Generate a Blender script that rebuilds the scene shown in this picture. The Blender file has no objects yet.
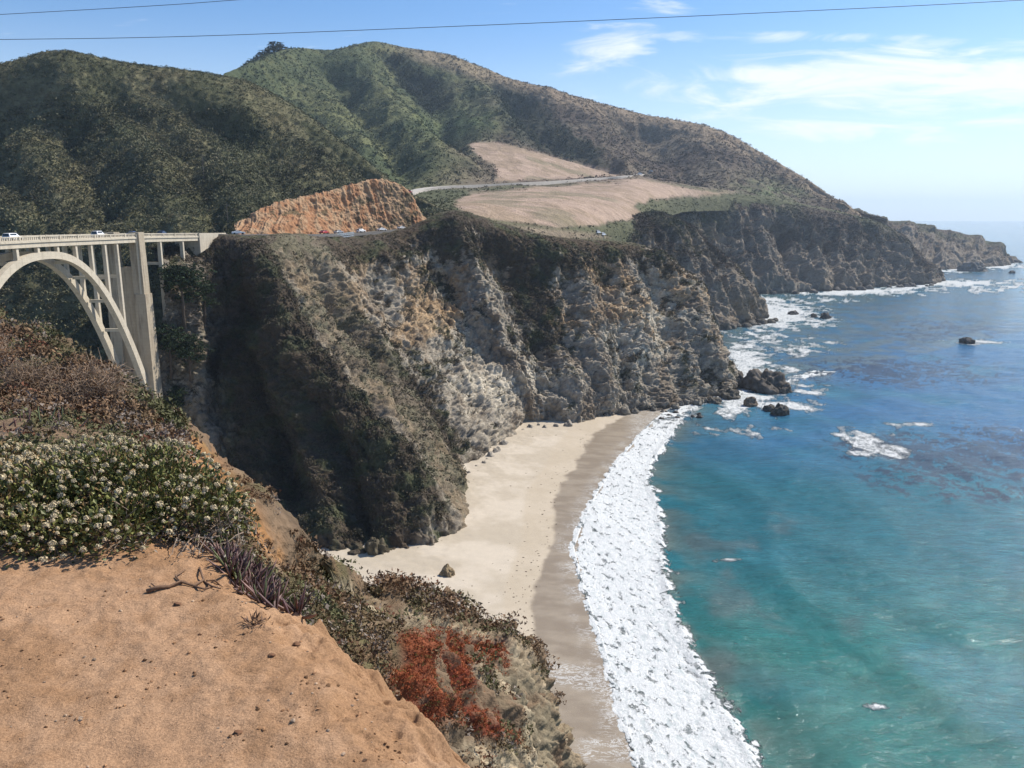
import bpy, math, random
import numpy as np
from mathutils import Vector, Matrix

# ------------------------------------------------------------------ camera
SC = bpy.context.scene
COL = SC.collection
CAMZ = 86.0
FPX = 800.0
PITCH = math.radians(11.86)
cam_d = bpy.data.cameras.new("camera")
cam = bpy.data.objects.new("camera", cam_d)
COL.objects.link(cam)
cam_d.sensor_width = 36.0
cam_d.lens = 36.0 * FPX / 1024.0
cam_d.clip_start = 0.1
cam_d.clip_end = 60000
cam.location = (0, 0, CAMZ)
cam.rotation_euler = (math.radians(90) - PITCH, 0, 0)
SC.camera = cam

# ------------------------------------------------------------------ light and sky
SUN_EL = math.radians(47.0)
SUN_AZ = math.radians(57.0)      # clockwise from +Y (the view direction)
sun_d = bpy.data.lights.new("sun", 'SUN')
sun_d.energy = 4.9
sun_d.angle = math.radians(0.53)
sun_d.color = (1.0, 0.93, 0.82)
sun = bpy.data.objects.new("sun", sun_d)
COL.objects.link(sun)
sdir = Vector((math.sin(SUN_AZ) * math.cos(SUN_EL), math.cos(SUN_AZ) * math.cos(SUN_EL), math.sin(SUN_EL)))
sun.rotation_euler = sdir.to_track_quat('Z', 'Y').to_euler()
sun.location = sdir * 500

world = bpy.data.worlds.new("World")
SC.world = world
world.use_nodes = True
wt = world.node_tree
wt.nodes.clear()
wo = wt.nodes.new('ShaderNodeOutputWorld')
bg = wt.nodes.new('ShaderNodeBackground')
sky = wt.nodes.new('ShaderNodeTexSky')
sky.sky_type = 'NISHITA'
sky.sun_disc = False
sky.sun_elevation = SUN_EL
sky.sun_rotation = SUN_AZ
sky.altitude = 80
sky.air_density = 1.0
sky.dust_density = 0.4
sky.ozone_density = 3.0
bg.inputs['Strength'].default_value = 0.078
# wispy clouds, fixed in the sky dome by direction
tc = wt.nodes.new('ShaderNodeTexCoord')
sep = wt.nodes.new('ShaderNodeSeparateXYZ')
wt.links.new(tc.outputs['Generated'], sep.inputs[0])


def wmath(op, a, b=None, c=None, clamp=False):
    n = wt.nodes.new('ShaderNodeMath')
    n.operation = op
    n.use_clamp = clamp
    for i, v in enumerate((a, b, c)):
        if v is None:
            continue
        if isinstance(v, (int, float)):
            n.inputs[i].default_value = v
        else:
            wt.links.new(v, n.inputs[i])
    return n.outputs[0]


def wsmooth(v, lo, hi):
    n = wt.nodes.new('ShaderNodeMapRange')
    n.interpolation_type = 'SMOOTHSTEP'
    wt.links.new(v, n.inputs['Value'])
    n.inputs['From Min'].default_value = lo
    n.inputs['From Max'].default_value = hi
    return n.outputs[0]


ysafe = wmath('MAXIMUM', sep.outputs['Y'], 0.05)
tx = wmath('DIVIDE', sep.outputs['X'], ysafe)      # tangent-like direction coordinates
tz = wmath('DIVIDE', sep.outputs['Z'], ysafe)
comb = wt.nodes.new('ShaderNodeCombineXYZ')
wt.links.new(wmath('MULTIPLY', tx, 5.5), comb.inputs[0])
wt.links.new(wmath('MULTIPLY', tz, 30.0), comb.inputs[1])
nz = wt.nodes.new('ShaderNodeTexNoise')
nz.inputs['Scale'].default_value = 1.0
nz.inputs['Detail'].default_value = 8
nz.inputs['Roughness'].default_value = 0.62
nz.inputs['Distortion'].default_value = 1.2
wt.links.new(comb.outputs[0], nz.inputs['Vector'])
nzf = nz.outputs[0]


def cloud_blob(cx, cz, rx, rz, slope=0.0, gain=1.0):
    dx = wmath('SUBTRACT', tx, cx)
    dz = wmath('SUBTRACT', wmath('SUBTRACT', tz, cz), wmath('MULTIPLY', dx, slope))
    a = wmath('DIVIDE', dx, rx)
    b = wmath('DIVIDE', dz, rz)
    r = wmath('ADD', wmath('MULTIPLY', a, a), wmath('MULTIPLY', b, b))
    f = wmath('SUBTRACT', 1.0, r)
    return wmath('MULTIPLY', wmath('MAXIMUM', f, -2.0), gain)


blobs = [cloud_blob(0.50, 0.155, 0.36, 0.042, 0.02, 1.5), cloud_blob(0.44, 0.109, 0.13, 0.022), cloud_blob(0.62, 0.109, 0.14, 0.013),
         cloud_blob(0.110, 0.192, 0.060, 0.022, 0.15, 0.6), cloud_blob(0.174, 0.240, 0.035, 0.008, 0, 0.5), cloud_blob(0.30, 0.205, 0.15, 0.008)]
m = blobs[0]
for b_ in blobs[1:]:
    m = wmath('MAXIMUM', m, b_)
dens = wmath('ADD', wmath('ADD', 0.06, wmath('MULTIPLY', m, 0.26)), wmath('MULTIPLY', wmath('SUBTRACT', nzf, 0.5), 1.7))
mask = wsmooth(dens, -0.02, 0.55)
mask = wmath('MULTIPLY', mask, 0.85)
fwd = wsmooth(sep.outputs['Y'], 0.1, 0.3)
mask = wmath('MULTIPLY', mask, fwd)
mixc = wt.nodes.new('ShaderNodeMix')
mixc.data_type = 'RGBA'
wt.links.new(mask, mixc.inputs['Factor'])
# whiter, hazier air low over the sea, deeper blue higher up
tint = wt.nodes.new('ShaderNodeMix')
tint.data_type = 'RGBA'
tint.blend_type = 'MULTIPLY'
tint.inputs['Factor'].default_value = 1.0
wt.links.new(sky.outputs[0], tint.inputs['A'])
tint.inputs['B'].default_value = (0.88, 1.16, 1.42, 1)
low = wt.nodes.new('ShaderNodeMix')
low.data_type = 'RGBA'
elev = wsmooth(sep.outputs['Z'], 0.24, -0.02)
wt.links.new(wmath('MULTIPLY', elev, 0.62), low.inputs['Factor'])
wt.links.new(tint.outputs['Result'], low.inputs['A'])
low.inputs['B'].default_value = (11.2, 11.7, 11.9, 1)
wt.links.new(low.outputs['Result'], mixc.inputs['A'])
mixc.inputs['B'].default_value = (10.6, 10.9, 11.3, 1)
wt.links.new(mixc.outputs['Result'], bg.inputs['Color'])
wt.links.new(bg.outputs[0], wo.inputs['Surface'])

vs = SC.view_settings
SC.display_settings.display_device = 'sRGB'
vs.view_transform = 'Standard'
vs.look = 'None'
vs.exposure = 0.44
vs.gamma = 1.0
SC.cycles.volume_bounces = 0
SC.cycles.max_bounces = 5
SC.cycles.diffuse_bounces = 2
SC.cycles.glossy_bounces = 2
SC.cycles.transparent_max_bounces = 4
SC.cycles.use_denoising = True
SC.cycles.sample_clamp_indirect = 4.0

# ------------------------------------------------------------------ measuring helpers
CP, SP = math.cos(PITCH), math.sin(PITCH)


def W(px, py, Y):
    """world point seen at photo position px,py at forward distance Y (metres)"""
    u = (px - 512.0) / FPX
    v = (384.0 - py) / FPX
    yr = CP + v * SP
    zr = -SP + v * CP
    t = Y / yr
    return (u * t, Y, CAMZ + zr * t)


def WZ(px, py, z):
    u = (px - 512.0) / FPX
    v = (384.0 - py) / FPX
    yr = CP + v * SP
    zr = -SP + v * CP
    t = (z - CAMZ) / zr
    return (u * t, yr * t, z)


def to_px(P):
    x, y, z = P[..., 0], P[..., 1], P[..., 2] - CAMZ
    f = y * CP - z * SP
    up = y * SP + z * CP
    f = np.maximum(f, 1e-3)
    return 512 + FPX * x / f, 384 - FPX * up / f


# ------------------------------------------------------------------ noise (numpy)
_r = np.random.RandomState(7)
PERM = np.concatenate([_r.permutation(256)] * 3).astype(np.int32)
_g = _r.normal(size=(256, 3))
GRAD = (_g / np.linalg.norm(_g, axis=1)[:, None]).astype(np.float32)
RND = _r.rand(256, 3).astype(np.float32)


def pn(x, y, z):
    x, y, z = np.broadcast_arrays(np.asarray(x, np.float32), np.asarray(y, np.float32), np.asarray(z, np.float32))
    xi, yi, zi = np.floor(x).astype(np.int32), np.floor(y).astype(np.int32), np.floor(z).astype(np.int32)
    xf, yf, zf = x - xi, y - yi, z - zi
    xi &= 255
    yi &= 255
    zi &= 255
    u = xf * xf * xf * (xf * (xf * 6 - 15) + 10)
    v = yf * yf * yf * (yf * (yf * 6 - 15) + 10)
    w = zf * zf * zf * (zf * (zf * 6 - 15) + 10)
    out = 0
    for dx in (0, 1):
        px_ = PERM[xi + dx]
        wx = u if dx else 1 - u
        for dy in (0, 1):
            pxy = PERM[px_ + yi + dy]
            wy = v if dy else 1 - v
            for dz in (0, 1):
                h = PERM[pxy + zi + dz]
                g = GRAD[h]
                wz = w if dz else 1 - w
                out = out + wx * wy * wz * (g[..., 0] * (xf - dx) + g[..., 1] * (yf - dy) + g[..., 2] * (zf - dz))
    return out * 1.6


def fbm(P, s, oct=4, gain=0.5, off=0.0, sx=1, sy=1, sz=1):
    out, a, f = 0, 1.0, 1.0 / s
    for i in range(oct):
        out = out + a * pn(P[..., 0] * f * sx + off + 17.3 * i, P[..., 1] * f * sy + 31.7 * i + off, P[..., 2] * f * sz + 5.1 * i)
        a *= gain
        f *= 2.03
    return out


def ridged(P, s, oct=4, gain=0.5, off=0.0, sx=1, sy=1, sz=1):
    out, a, f = 0, 1.0, 1.0 / s
    for i in range(oct):
        n = 1 - 2 * np.abs(pn(P[..., 0] * f * sx + off + 11.3 * i, P[..., 1] * f * sy + 7.7 * i + off, P[..., 2] * f * sz + 3.1 * i))
        out = out + a * n
        a *= gain
        f *= 2.07
    return out


def worley(x, y, s, seed=0):
    """2D cell noise: F1, F2 distances and a random value of the nearest cell"""
    x = np.asarray(x, np.float32) / s
    y = np.asarray(y, np.float32) / s
    xi, yi = np.floor(x).astype(np.int32), np.floor(y).astype(np.int32)
    f1 = np.full(x.shape, 9.0, np.float32)
    f2 = np.full(x.shape, 9.0, np.float32)
    rv = np.zeros(x.shape, np.float32)
    for dx in (-1, 0, 1):
        for dy in (-1, 0, 1):
            cx, cy = xi + dx, yi + dy
            h = PERM[(PERM[(cx + seed) & 255] + cy) & 255]
            d = np.hypot(cx + RND[h, 0] - x, cy + RND[h, 1] - y)
            near = d < f1
            f2 = np.where(near, f1, np.minimum(f2, d))
            rv = np.where(near, RND[h, 2], rv)
            f1 = np.where(near, d, f1)
    return f1, f2, rv


def sstep(x, a, b):
    t = np.clip((x - a) / (b - a), 0, 1)
    return t * t * (3 - 2 * t)


def lerp(a, b, t):
    return a + (b - a) * t


def mixcol(a, b, t):
    a = np.asarray(a, np.float32)
    b = np.asarray(b, np.float32)
    t = np.asarray(t)[..., None]
    return a + (b - a) * t


# ------------------------------------------------------------------ materials
def new_mat(name):
    m = bpy.data.materials.new(name)
    m.use_nodes = True
    nt = m.node_tree
    return m, nt, nt.nodes['Principled BSDF']


class NB:
    def __init__(s, nt):
        s.nt = nt

    def n(s, kind, **kw):
        o = s.nt.nodes.new(kind)
        for k, v in kw.items():
            setattr(o, k, v)
        return o

    def lk(s, a, b):
        s.nt.links.new(a, b)

    def math(s, op, a, b=None, clamp=False):
        o = s.n('ShaderNodeMath', operation=op, use_clamp=clamp)
        for i, v in enumerate((a, b)):
            if v is None:
                continue
            if isinstance(v, (int, float)):
                o.inputs[i].default_value = v
            else:
                s.lk(v, o.inputs[i])
        return o.outputs[0]

    def rng(s, v, a, b, c=0.0, d=1.0):
        o = s.n('ShaderNodeMapRange')
        s.lk(v, o.inputs[0])
        for i, q in enumerate((a, b, c, d)):
            o.inputs[i + 1].default_value = q
        return o.outputs[0]

    def noise(s, scale, detail=4, rough=0.55, vec=None, dist=0.0):
        o = s.n('ShaderNodeTexNoise')
        o.inputs['Scale'].default_value = scale
        o.inputs['Detail'].default_value = detail
        o.inputs['Roughness'].default_value = rough
        o.inputs['Distortion'].default_value = dist
        if vec is not None:
            s.lk(vec, o.inputs['Vector'])
        return o.outputs[0]

    def vor(s, scale, vec=None, feature='F1'):
        o = s.n('ShaderNodeTexVoronoi', feature=feature)
        o.inputs['Scale'].default_value = scale
        if vec is not None:
            s.lk(vec, o.inputs['Vector'])
        return o.outputs['Distance']

    def mix(s, f, a, b, mode='MIX'):
        o = s.n('ShaderNodeMix', data_type='RGBA', blend_type=mode)
        for key, v in (('Factor', f), ('A', a), ('B', b)):
            i = [q for q in o.inputs if q.name == key and q.enabled][0]
            if isinstance(v, (int, float)):
                i.default_value = v
            elif isinstance(v, tuple):
                i.default_value = v + (1,) if len(v) == 3 else v
            else:
                s.lk(v, i)
        return [q for q in o.outputs if q.enabled][0]

    def bump(s, h, dist, strength=1.0, normal=None):
        o = s.n('ShaderNodeBump')
        o.inputs['Strength'].default_value = strength
        o.inputs['Distance'].default_value = dist
        s.lk(h, o.inputs['Height'])
        if normal is not None:
            s.lk(normal, o.inputs['Normal'])
        return o.outputs[0]

    def attr(s, name):
        return s.n('ShaderNodeAttribute', attribute_name=name)

    def coord(s, sx=1, sy=1, sz=1):
        t = s.n('ShaderNodeTexCoord')
        if sx == sy == sz == 1:
            return t.outputs['Object']
        mp = s.n('ShaderNodeMapping')
        mp.inputs['Scale'].default_value = (sx, sy, sz)
        s.lk(t.outputs['Object'], mp.inputs[0])
        return mp.outputs[0]


def ground_mat(name, cell, bump=0.3, contrast=0.5, rough=0.95, spec=0.15):
    """colours come from the mesh attribute 'tint' (soil, rock, plants), broken up by noise at the scale 'cell' in metres"""
    m, nt, p = new_mat(name)
    b = NB(nt)
    v = b.coord()
    a = b.attr('tint')
    n1 = b.noise(1.0 / cell, 6, 0.65, v)
    n2 = b.noise(5.0 / cell, 3, 0.6, v)
    f = b.math('ADD', b.math('MULTIPLY', n1, 0.65), b.math('MULTIPLY', n2, 0.35))
    k = b.rng(f, 0.3, 0.7, 1 - contrast, 1 + contrast)
    cc = b.n('ShaderNodeCombineColor')
    for i in range(3):
        b.lk(k, cc.inputs[i])
    col = b.mix(1.0, a.outputs['Color'], cc.outputs[0], 'MULTIPLY')
    b.lk(col, p.inputs['Base Color'])
    p.inputs['Roughness'].default_value = rough
    p.inputs['Specular IOR Level'].default_value = spec
    b.lk(b.bump(f, bump), p.inputs['Normal'])
    return m


def simple_mat(name, col, rough=0.6, metal=0.0, var=0.15, cell=0.3, bump=0.0, spec=0.4, tint=False):
    m, nt, p = new_mat(name)
    b = NB(nt)
    v = b.coord()
    n = b.noise(1.0 / cell, 5, 0.6, v)
    k = b.rng(n, 0.3, 0.7, 1 - var, 1 + var)
    cc = b.n('ShaderNodeCombineColor')
    for i in range(3):
        b.lk(k, cc.inputs[i])
    src = b.attr('tint').outputs['Color'] if tint else tuple(col)
    c = b.mix(1.0, src, cc.outputs[0], 'MULTIPLY')
    b.lk(c, p.inputs['Base Color'])
    p.inputs['Roughness'].default_value = rough
    p.inputs['Metallic'].default_value = metal
    p.inputs['Specular IOR Level'].default_value = spec
    if bump:
        b.lk(b.bump(n, bump), p.inputs['Normal'])
    return m


# ------------------------------------------------------------------ mesh building
def mesh_np(name, V, F, mat=None, col=None, smooth=True, parent=None, attrs=None):
    """V (n,3); F (m,k) with k 3 or 4"""
    V = np.asarray(V, np.float32).reshape(-1, 3)
    F = np.asarray(F, np.int32)
    me = bpy.data.meshes.new(name)
    k = F.shape[1]
    me.vertices.add(len(V))
    me.vertices.foreach_set('co', V.ravel())
    me.loops.add(F.size)
    me.loops.foreach_set('vertex_index', F.ravel())
    me.polygons.add(len(F))
    me.polygons.foreach_set('loop_start', np.arange(0, F.size, k, dtype=np.int32))
    me.polygons.foreach_set('use_smooth', np.full(len(F), smooth, dtype=bool))
    me.update(calc_edges=True)
    if col is not None:
        a = me.color_attributes.new('tint', 'FLOAT_COLOR', 'POINT')
        c = np.ones((len(V), 4), np.float32)
        c[:, :3] = np.clip(np.asarray(col, np.float32).reshape(-1, 3), 0.004, 1)
        a.data.foreach_set('color', c.ravel())
    for nm, arr in (attrs or {}).items():
        a = me.attributes.new(nm, 'FLOAT', 'POINT')
        a.data.foreach_set('value', np.asarray(arr, np.float32).ravel())
    if mat:
        me.materials.append(mat)
    o = bpy.data.objects.new(name, me)
    COL.objects.link(o)
    if parent is not None:
        o.parent = parent
    return o


def grid_faces(nr, nc):
    i = np.arange((nr - 1) * (nc - 1))
    r, c = i // (nc - 1), i % (nc - 1)
    a = r * nc + c
    return np.stack([a, a + nc, a + nc + 1, a + 1], 1)


def pchip(C, xs, xq):
    """shape keeping cubic along axis 0 of C"""
    C = np.asarray(C, float)
    h = np.diff(xs)
    d = np.diff(C, axis=0) / h.reshape(-1, *([1] * (C.ndim - 1)))
    m = np.zeros_like(C)
    if len(xs) > 2:
        m[1:-1] = 0.5 * (d[1:] + d[:-1])
        lim = 2.2 * np.minimum(np.abs(d[1:]), np.abs(d[:-1]))
        lim = np.maximum(lim, 0.25 * np.abs(m[1:-1]))
        m[1:-1] = np.clip(m[1:-1], -lim, lim)
    m[0], m[-1] = d[0], d[-1]
    k = np.clip(np.searchsorted(xs, xq, side='right') - 1, 0, len(xs) - 2)
    t = ((xq - xs[k]) / h[k]).reshape(-1, *([1] * (C.ndim - 1)))
    hh = h[k].reshape(t.shape)
    t2, t3 = t * t, t * t * t
    return (2 * t3 - 3 * t2 + 1) * C[k] + (t3 - 2 * t2 + t) * hh * m[k] + (-2 * t3 + 3 * t2) * C[k + 1] + (t3 - t2) * hh * m[k + 1]


def loft(ctrl, us, vs_, nu, nv):
    """ctrl (R,C,3); us positions of the columns, vs_ of the rows -> points (nv,nu,3) and the row/column parameters"""
    ctrl = np.asarray(ctrl, float)
    us, vs_ = np.asarray(us, float), np.asarray(vs_, float)
    uq = np.linspace(us[0], us[-1], nu)
    vq = np.linspace(vs_[0], vs_[-1], nv)
    a = pchip(ctrl, vs_, vq)
    a = pchip(np.swapaxes(a, 0, 1), us, uq)
    P = np.swapaxes(a, 0, 1)
    return P, uq, vq


def normals(P):
    du = np.gradient(P, axis=1)
    dv = np.gradient(P, axis=0)
    n = np.cross(dv, du)
    n /= np.maximum(np.linalg.norm(n, axis=-1, keepdims=True), 1e-9)
    return n


def tag(o, label=None, cat=None, group=None, kind=None):
    if label:
        o['label'] = label
    if cat:
        o['category'] = cat
    if group:
        o['group'] = group
    if kind:
        o['kind'] = kind
    return o


def empty(name, loc=(0, 0, 0), rz=0.0):
    o = bpy.data.objects.new(name, None)
    COL.objects.link(o)
    o.location = loc
    o.rotation_euler = (0, 0, rz)
    return o


RS = np.random.RandomState(11)


def tufts(name, pts, size, cols, ntri=24, flat=0.75, leaf=0.42, mat=None, parent=None, seed=1, up=0.35):
    """clumps of small leaf-like faces: pts (n,3), size (n,), cols (n,3)"""
    rs = np.random.RandomState(seed)
    n = len(pts)
    if n == 0:
        return None
    d = rs.normal(size=(n, ntri, 3))
    d /= np.linalg.norm(d, axis=-1, keepdims=True)
    d[..., 2] = np.abs(d[..., 2]) * flat - 0.1
    rad = rs.uniform(0.55, 1.0, (n, ntri, 1)) ** 0.7
    lump = 1 + 0.3 * rs.normal(size=(n, 1, 1))
    s = np.asarray(size).reshape(n, 1, 1)
    c = np.asarray(pts).reshape(n, 1, 3) + d * rad * s * np.clip(lump, 0.5, 1.6)
    a = rs.normal(size=(n, ntri, 3)) + d * 0.2
    b = rs.normal(size=(n, ntri, 3))
    b[..., 2] += up
    a /= np.linalg.norm(a, axis=-1, keepdims=True)
    b /= np.linalg.norm(b, axis=-1, keepdims=True)
    L = s * leaf * rs.uniform(0.6, 1.3, (n, ntri, 1))
    V = np.stack([c - a * L * 0.5, c + a * L * 0.5, c + b * L], 2)          # n,ntri,3,3
    V = V.reshape(-1, 3)
    F = np.arange(len(V)).reshape(-1, 3)
    cc = np.asarray(cols).reshape(n, 1, 3) * rs.uniform(0.75, 1.25, (n, ntri, 1))
    cc = np.repeat(cc, 3, axis=1).reshape(-1, 3)
    return mesh_np(name, V, F, mat, col=cc, smooth=False, parent=parent)


def pick(P, w, n, rs):
    """n random points on the grid surface P, weighted by w per vertex times cell area"""
    du = np.gradient(P, axis=1)
    dv = np.gradient(P, axis=0)
    ar = np.linalg.norm(np.cross(du, dv), axis=-1)
    q = (np.clip(w, 0, None) * ar).ravel()
    q = q / q.sum()
    idx = rs.choice(len(q), n, p=q)
    base = P.reshape(-1, 3)[idx]
    j = rs.uniform(-0.5, 0.5, (n, 1)) * du.reshape(-1, 3)[idx] + rs.uniform(-0.5, 0.5, (n, 1)) * dv.reshape(-1, 3)[idx]
    return base + j, idx


# ---- small mesh builder for made things
class MB:
    def __init__(s):
        s.v, s.f = [], []

    def add(s, vs, fs):
        o = len(s.v)
        s.v += [tuple(q) for q in vs]
        s.f += [tuple(i + o for i in q) for q in fs]

    def box(s, c, d, rz=0.0, taper=1.0):
        x, y, z = d[0] / 2, d[1] / 2, d[2] / 2
        vs = []
        cr, sr = math.cos(rz), math.sin(rz)
        for zz in (-z, z):
            k = taper if zz > 0 else 1.0
            for xx, yy in ((-x, -y), (x, -y), (x, y), (-x, y)):
                xx *= k
                yy *= k
                vs.append((c[0] + xx * cr - yy * sr, c[1] + xx * sr + yy * cr, c[2] + zz))
        s.add(vs, [(3, 2, 1, 0), (4, 5, 6, 7), (0, 1, 5, 4), (1, 2, 6, 5), (2, 3, 7, 6), (3, 0, 4, 7)])

    def hexa(s, lo, hi):
        """two quads of four points, lo and hi, joined"""
        s.add(list(lo) + list(hi), [(3, 2, 1, 0), (4, 5, 6, 7), (0, 1, 5, 4), (1, 2, 6, 5), (2, 3, 7, 6), (3, 0, 4, 7)])

    def tube(s, pts, rad, n=6, cap=True):
        pts = [Vector(p) for p in pts]
        rings = []
        for i, p in enumerate(pts):
            d = (pts[min(i + 1, len(pts) - 1)] - pts[max(i - 1, 0)]).normalized()
            a = d.cross(Vector((0, 0, 1)))
            if a.length < 1e-3:
                a = Vector((1, 0, 0))
            a.normalize()
            b = d.cross(a)
            r = rad[i] if isinstance(rad, (list, tuple)) else rad
            rings.append([p + (a * math.cos(2 * math.pi * k / n) + b * math.sin(2 * math.pi * k / n)) * r for k in range(n)])
        vs = [q for r_ in rings for q in r_]
        fs = []
        for i in range(len(pts) - 1):
            for k in range(n):
                k2 = (k + 1) % n
                fs.append((i * n + k, i * n + k2, (i + 1) * n + k2, (i + 1) * n + k))
        if cap:
            fs.append(tuple(range(n))[::-1])
            fs.append(tuple((len(pts) - 1) * n + k for k in range(n)))
        s.add(vs, fs)

    def build(s, name, mat, parent=None, smooth=False, loc=None):
        me = bpy.data.meshes.new(name)
        me.from_pydata(s.v, [], s.f)
        if smooth:
            me.polygons.foreach_set('use_smooth', [True] * len(me.polygons))
        me.materials.append(mat)
        me.update()
        o = bpy.data.objects.new(name, me)
        COL.objects.link(o)
        if parent is not None:
            o.parent = parent
        if loc is not None:
            o.location = loc
        return o
# ================================================================== TERRAIN
ROCK_PALE = (0.52, 0.46, 0.36)
ROCK_GREY = (0.29, 0.25, 0.195)
ROCK_BROWN = (0.15, 0.11, 0.075)
OCHRE = (0.36, 0.22, 0.10)
SCRUB_BROWN = (0.060, 0.044, 0.030)
SCRUB_GREEN = (0.050, 0.058, 0.026)
DRY_GRASS = (0.26, 0.19, 0.10)
M_cliff = ground_mat('cliff_rock', 1.2, bump=0.9, contrast=0.5)
M_far = ground_mat('far_slope', 9.0, bump=4.0, contrast=0.35)
M_hill = ground_mat('hill_soil', 3.0, bump=1.2, contrast=0.4)
M_leaf = simple_mat('scrub_leaves', (1, 1, 1), rough=0.8, var=0.2, cell=2.0, spec=0.2, tint=True)

def seg_dist(px, py, pl):
    d = np.full(px.shape, 1e9)
    for (x0, y0), (x1, y1_) in zip(pl[:-1], pl[1:]):
        dx, dy = x1 - x0, y1_ - y0
        t = np.clip(((px - x0) * dx + (py - y0) * dy) / (dx * dx + dy * dy), 0, 1)
        d = np.minimum(d, np.hypot(px - x0 - t * dx, py - y0 - t * dy))
    return d


def inside(px, py, poly):
    c = np.zeros(px.shape, bool)
    n = len(poly)
    for i in range(n):
        x0, y0 = poly[i]
        x1, y1_ = poly[(i + 1) % n]
        cond = ((y0 > py) != (y1_ > py))
        with np.errstate(divide='ignore', invalid='ignore'):
            xx = (x1 - x0) * (py - y0) / (y1_ - y0 + 1e-12) + x0
        c ^= cond & (px < xx)
    return c


def soft_in(px, py, poly, w):
    d = seg_dist(px, py, poly + [poly[0]])
    s = np.where(inside(px, py, poly), d, -d)
    return sstep(s, -w, w)


# ---------------------------------------------------------------- main headland (cliff below the coast road)
colsD = [
    # rim(px,py,Y), upper, middle, lower, base(px,py,z)
    [(150, 246, 300), (158, 268, 248), (156, 340, 243), (152, 400, 240), (150, 450, 6)],
    [(188, 240, 292), (190, 262, 265), (193, 330, 251), (196, 410, 244), (200, 480, 3)],
    [(212, 236, 286), (214, 275, 272), (213, 375, 258), (225, 455, 238), (250, 520, 2)],
    [(228, 235, 282), (238, 305, 268), (262, 385, 250), (300, 470, 224), (345, 552, 1.5)],
    [(245, 237, 282), (262, 290, 263), (300, 362, 243), (350, 440, 221), (400, 547, 1.5)],
    [(262, 236, 288), (290, 300, 266), (343, 380, 242), (394, 440, 225), (448, 532, 1.2)],
    [(290, 234, 298), (322, 310, 284), (375, 385, 264), (420, 430, 249), (462, 497, 1.2)],
    [(318, 236, 316), (350, 310, 301), (400, 385, 285), (432, 432, 271), (452, 472, 1.2)],
    [(350, 237, 338), (385, 305, 321), (432, 365, 308), (468, 415, 297), (496, 446, 1.2)],
    [(400, 230, 365), (425, 290, 350), (472, 345, 338), (506, 390, 328), (525, 424, 1.2)],
    [(452, 211, 377), (474, 270, 362), (512, 325, 350), (540, 375, 338), (566, 421, 1.2)],
    [(500, 223, 396), (522, 280, 380), (556, 325, 365), (580, 370, 351), (600, 414, 1.2)],
    [(548, 236, 408), (572, 285, 391), (596, 330, 375), (612, 372, 361), (625, 409, 1.2)],
    [(592, 240, 420), (612, 290, 401), (634, 335, 384), (648, 372, 368), (660, 405, 1.0)],
    [(618, 242, 432), (640, 285, 414), (668, 325, 399), (690, 362, 387), (704, 396, 0.5)],
    [(645, 246, 450), (682, 282, 433), (706, 318, 419), (720, 352, 408), (731, 388, 0)],
    [(640, 247, 495), (676, 284, 480), (696, 316, 460), (708, 350, 446), (716, 384, -2)],
]
rows = [[], [], [], [], [], [], [], []]
for c in colsD:
    rim = W(*c[0])
    base = WZ(*c[4])
    rows[0].append((rim[0] * 1.1, rim[1] + 34, rim[2] - 9))
    rows[1].append((rim[0] * 1.02, rim[1] + 8, rim[2] - 0.2))
    rows[2].append(rim)
    rows[3].append(W(*c[1]))
    rows[4].append(W(*c[2]))
    rows[5].append(W(*c[3]))
    rows[6].append(base)
    rows[7].append((base[0] * 0.99 + 1.0, base[1] - 4.0, -5.0))
us = [c[2][0] for c in colsD]
us = [us[0] - 0]
for a_, b_ in zip(colsD[:-1], colsD[1:]):
    us.append(us[-1] + max(18, abs(b_[2][0] - a_[2][0])))
PD, uq, vq = loft(rows, us, [0, 8, 16, 75, 145, 210, 265, 285], 900, 620)
N0 = normals(PD)
N0 *= np.sign(N0[..., 1:2] * -1 + 1e-6 + 0 * N0[..., :1]) * 1.0
N0 = normals(PD)
if N0[300, 400, 1] > 0:
    N0 = -N0
U = np.broadcast_to(uq[None, :], PD.shape[:2])
Vv = np.broadcast_to(vq[:, None], PD.shape[:2])
env = sstep(Vv, 17, 58) * (1 - 0.5 * sstep(Vv, 255, 285))
pxD, pyD = to_px(PD)
right = sstep(U, 340, 460)
strk = np.stack([U * 0.30, Vv * 0.28, np.zeros_like(U)], -1)      # metres along the face and down it
rib = ridged(strk, 17, 3, 0.5, 3.0, 1, 0.30)
big = fbm(PD, 24, 3, 0.5, 2.0)
rk = 0.45 * ridged(PD, 7.5, 6, 0.58, 8.0, 1, 1, 0.62) + 0.65 * ridged(np.stack([U * 0.30 + Vv * 0.11 + 0.8 * fbm(PD, 9, 2), Vv * 0.10, 0 * U], -1), 5.0, 5, 0.55, 6.0)
crag = fbm(PD, 2.4, 4, 0.6, 4.0)
form = 0
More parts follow.
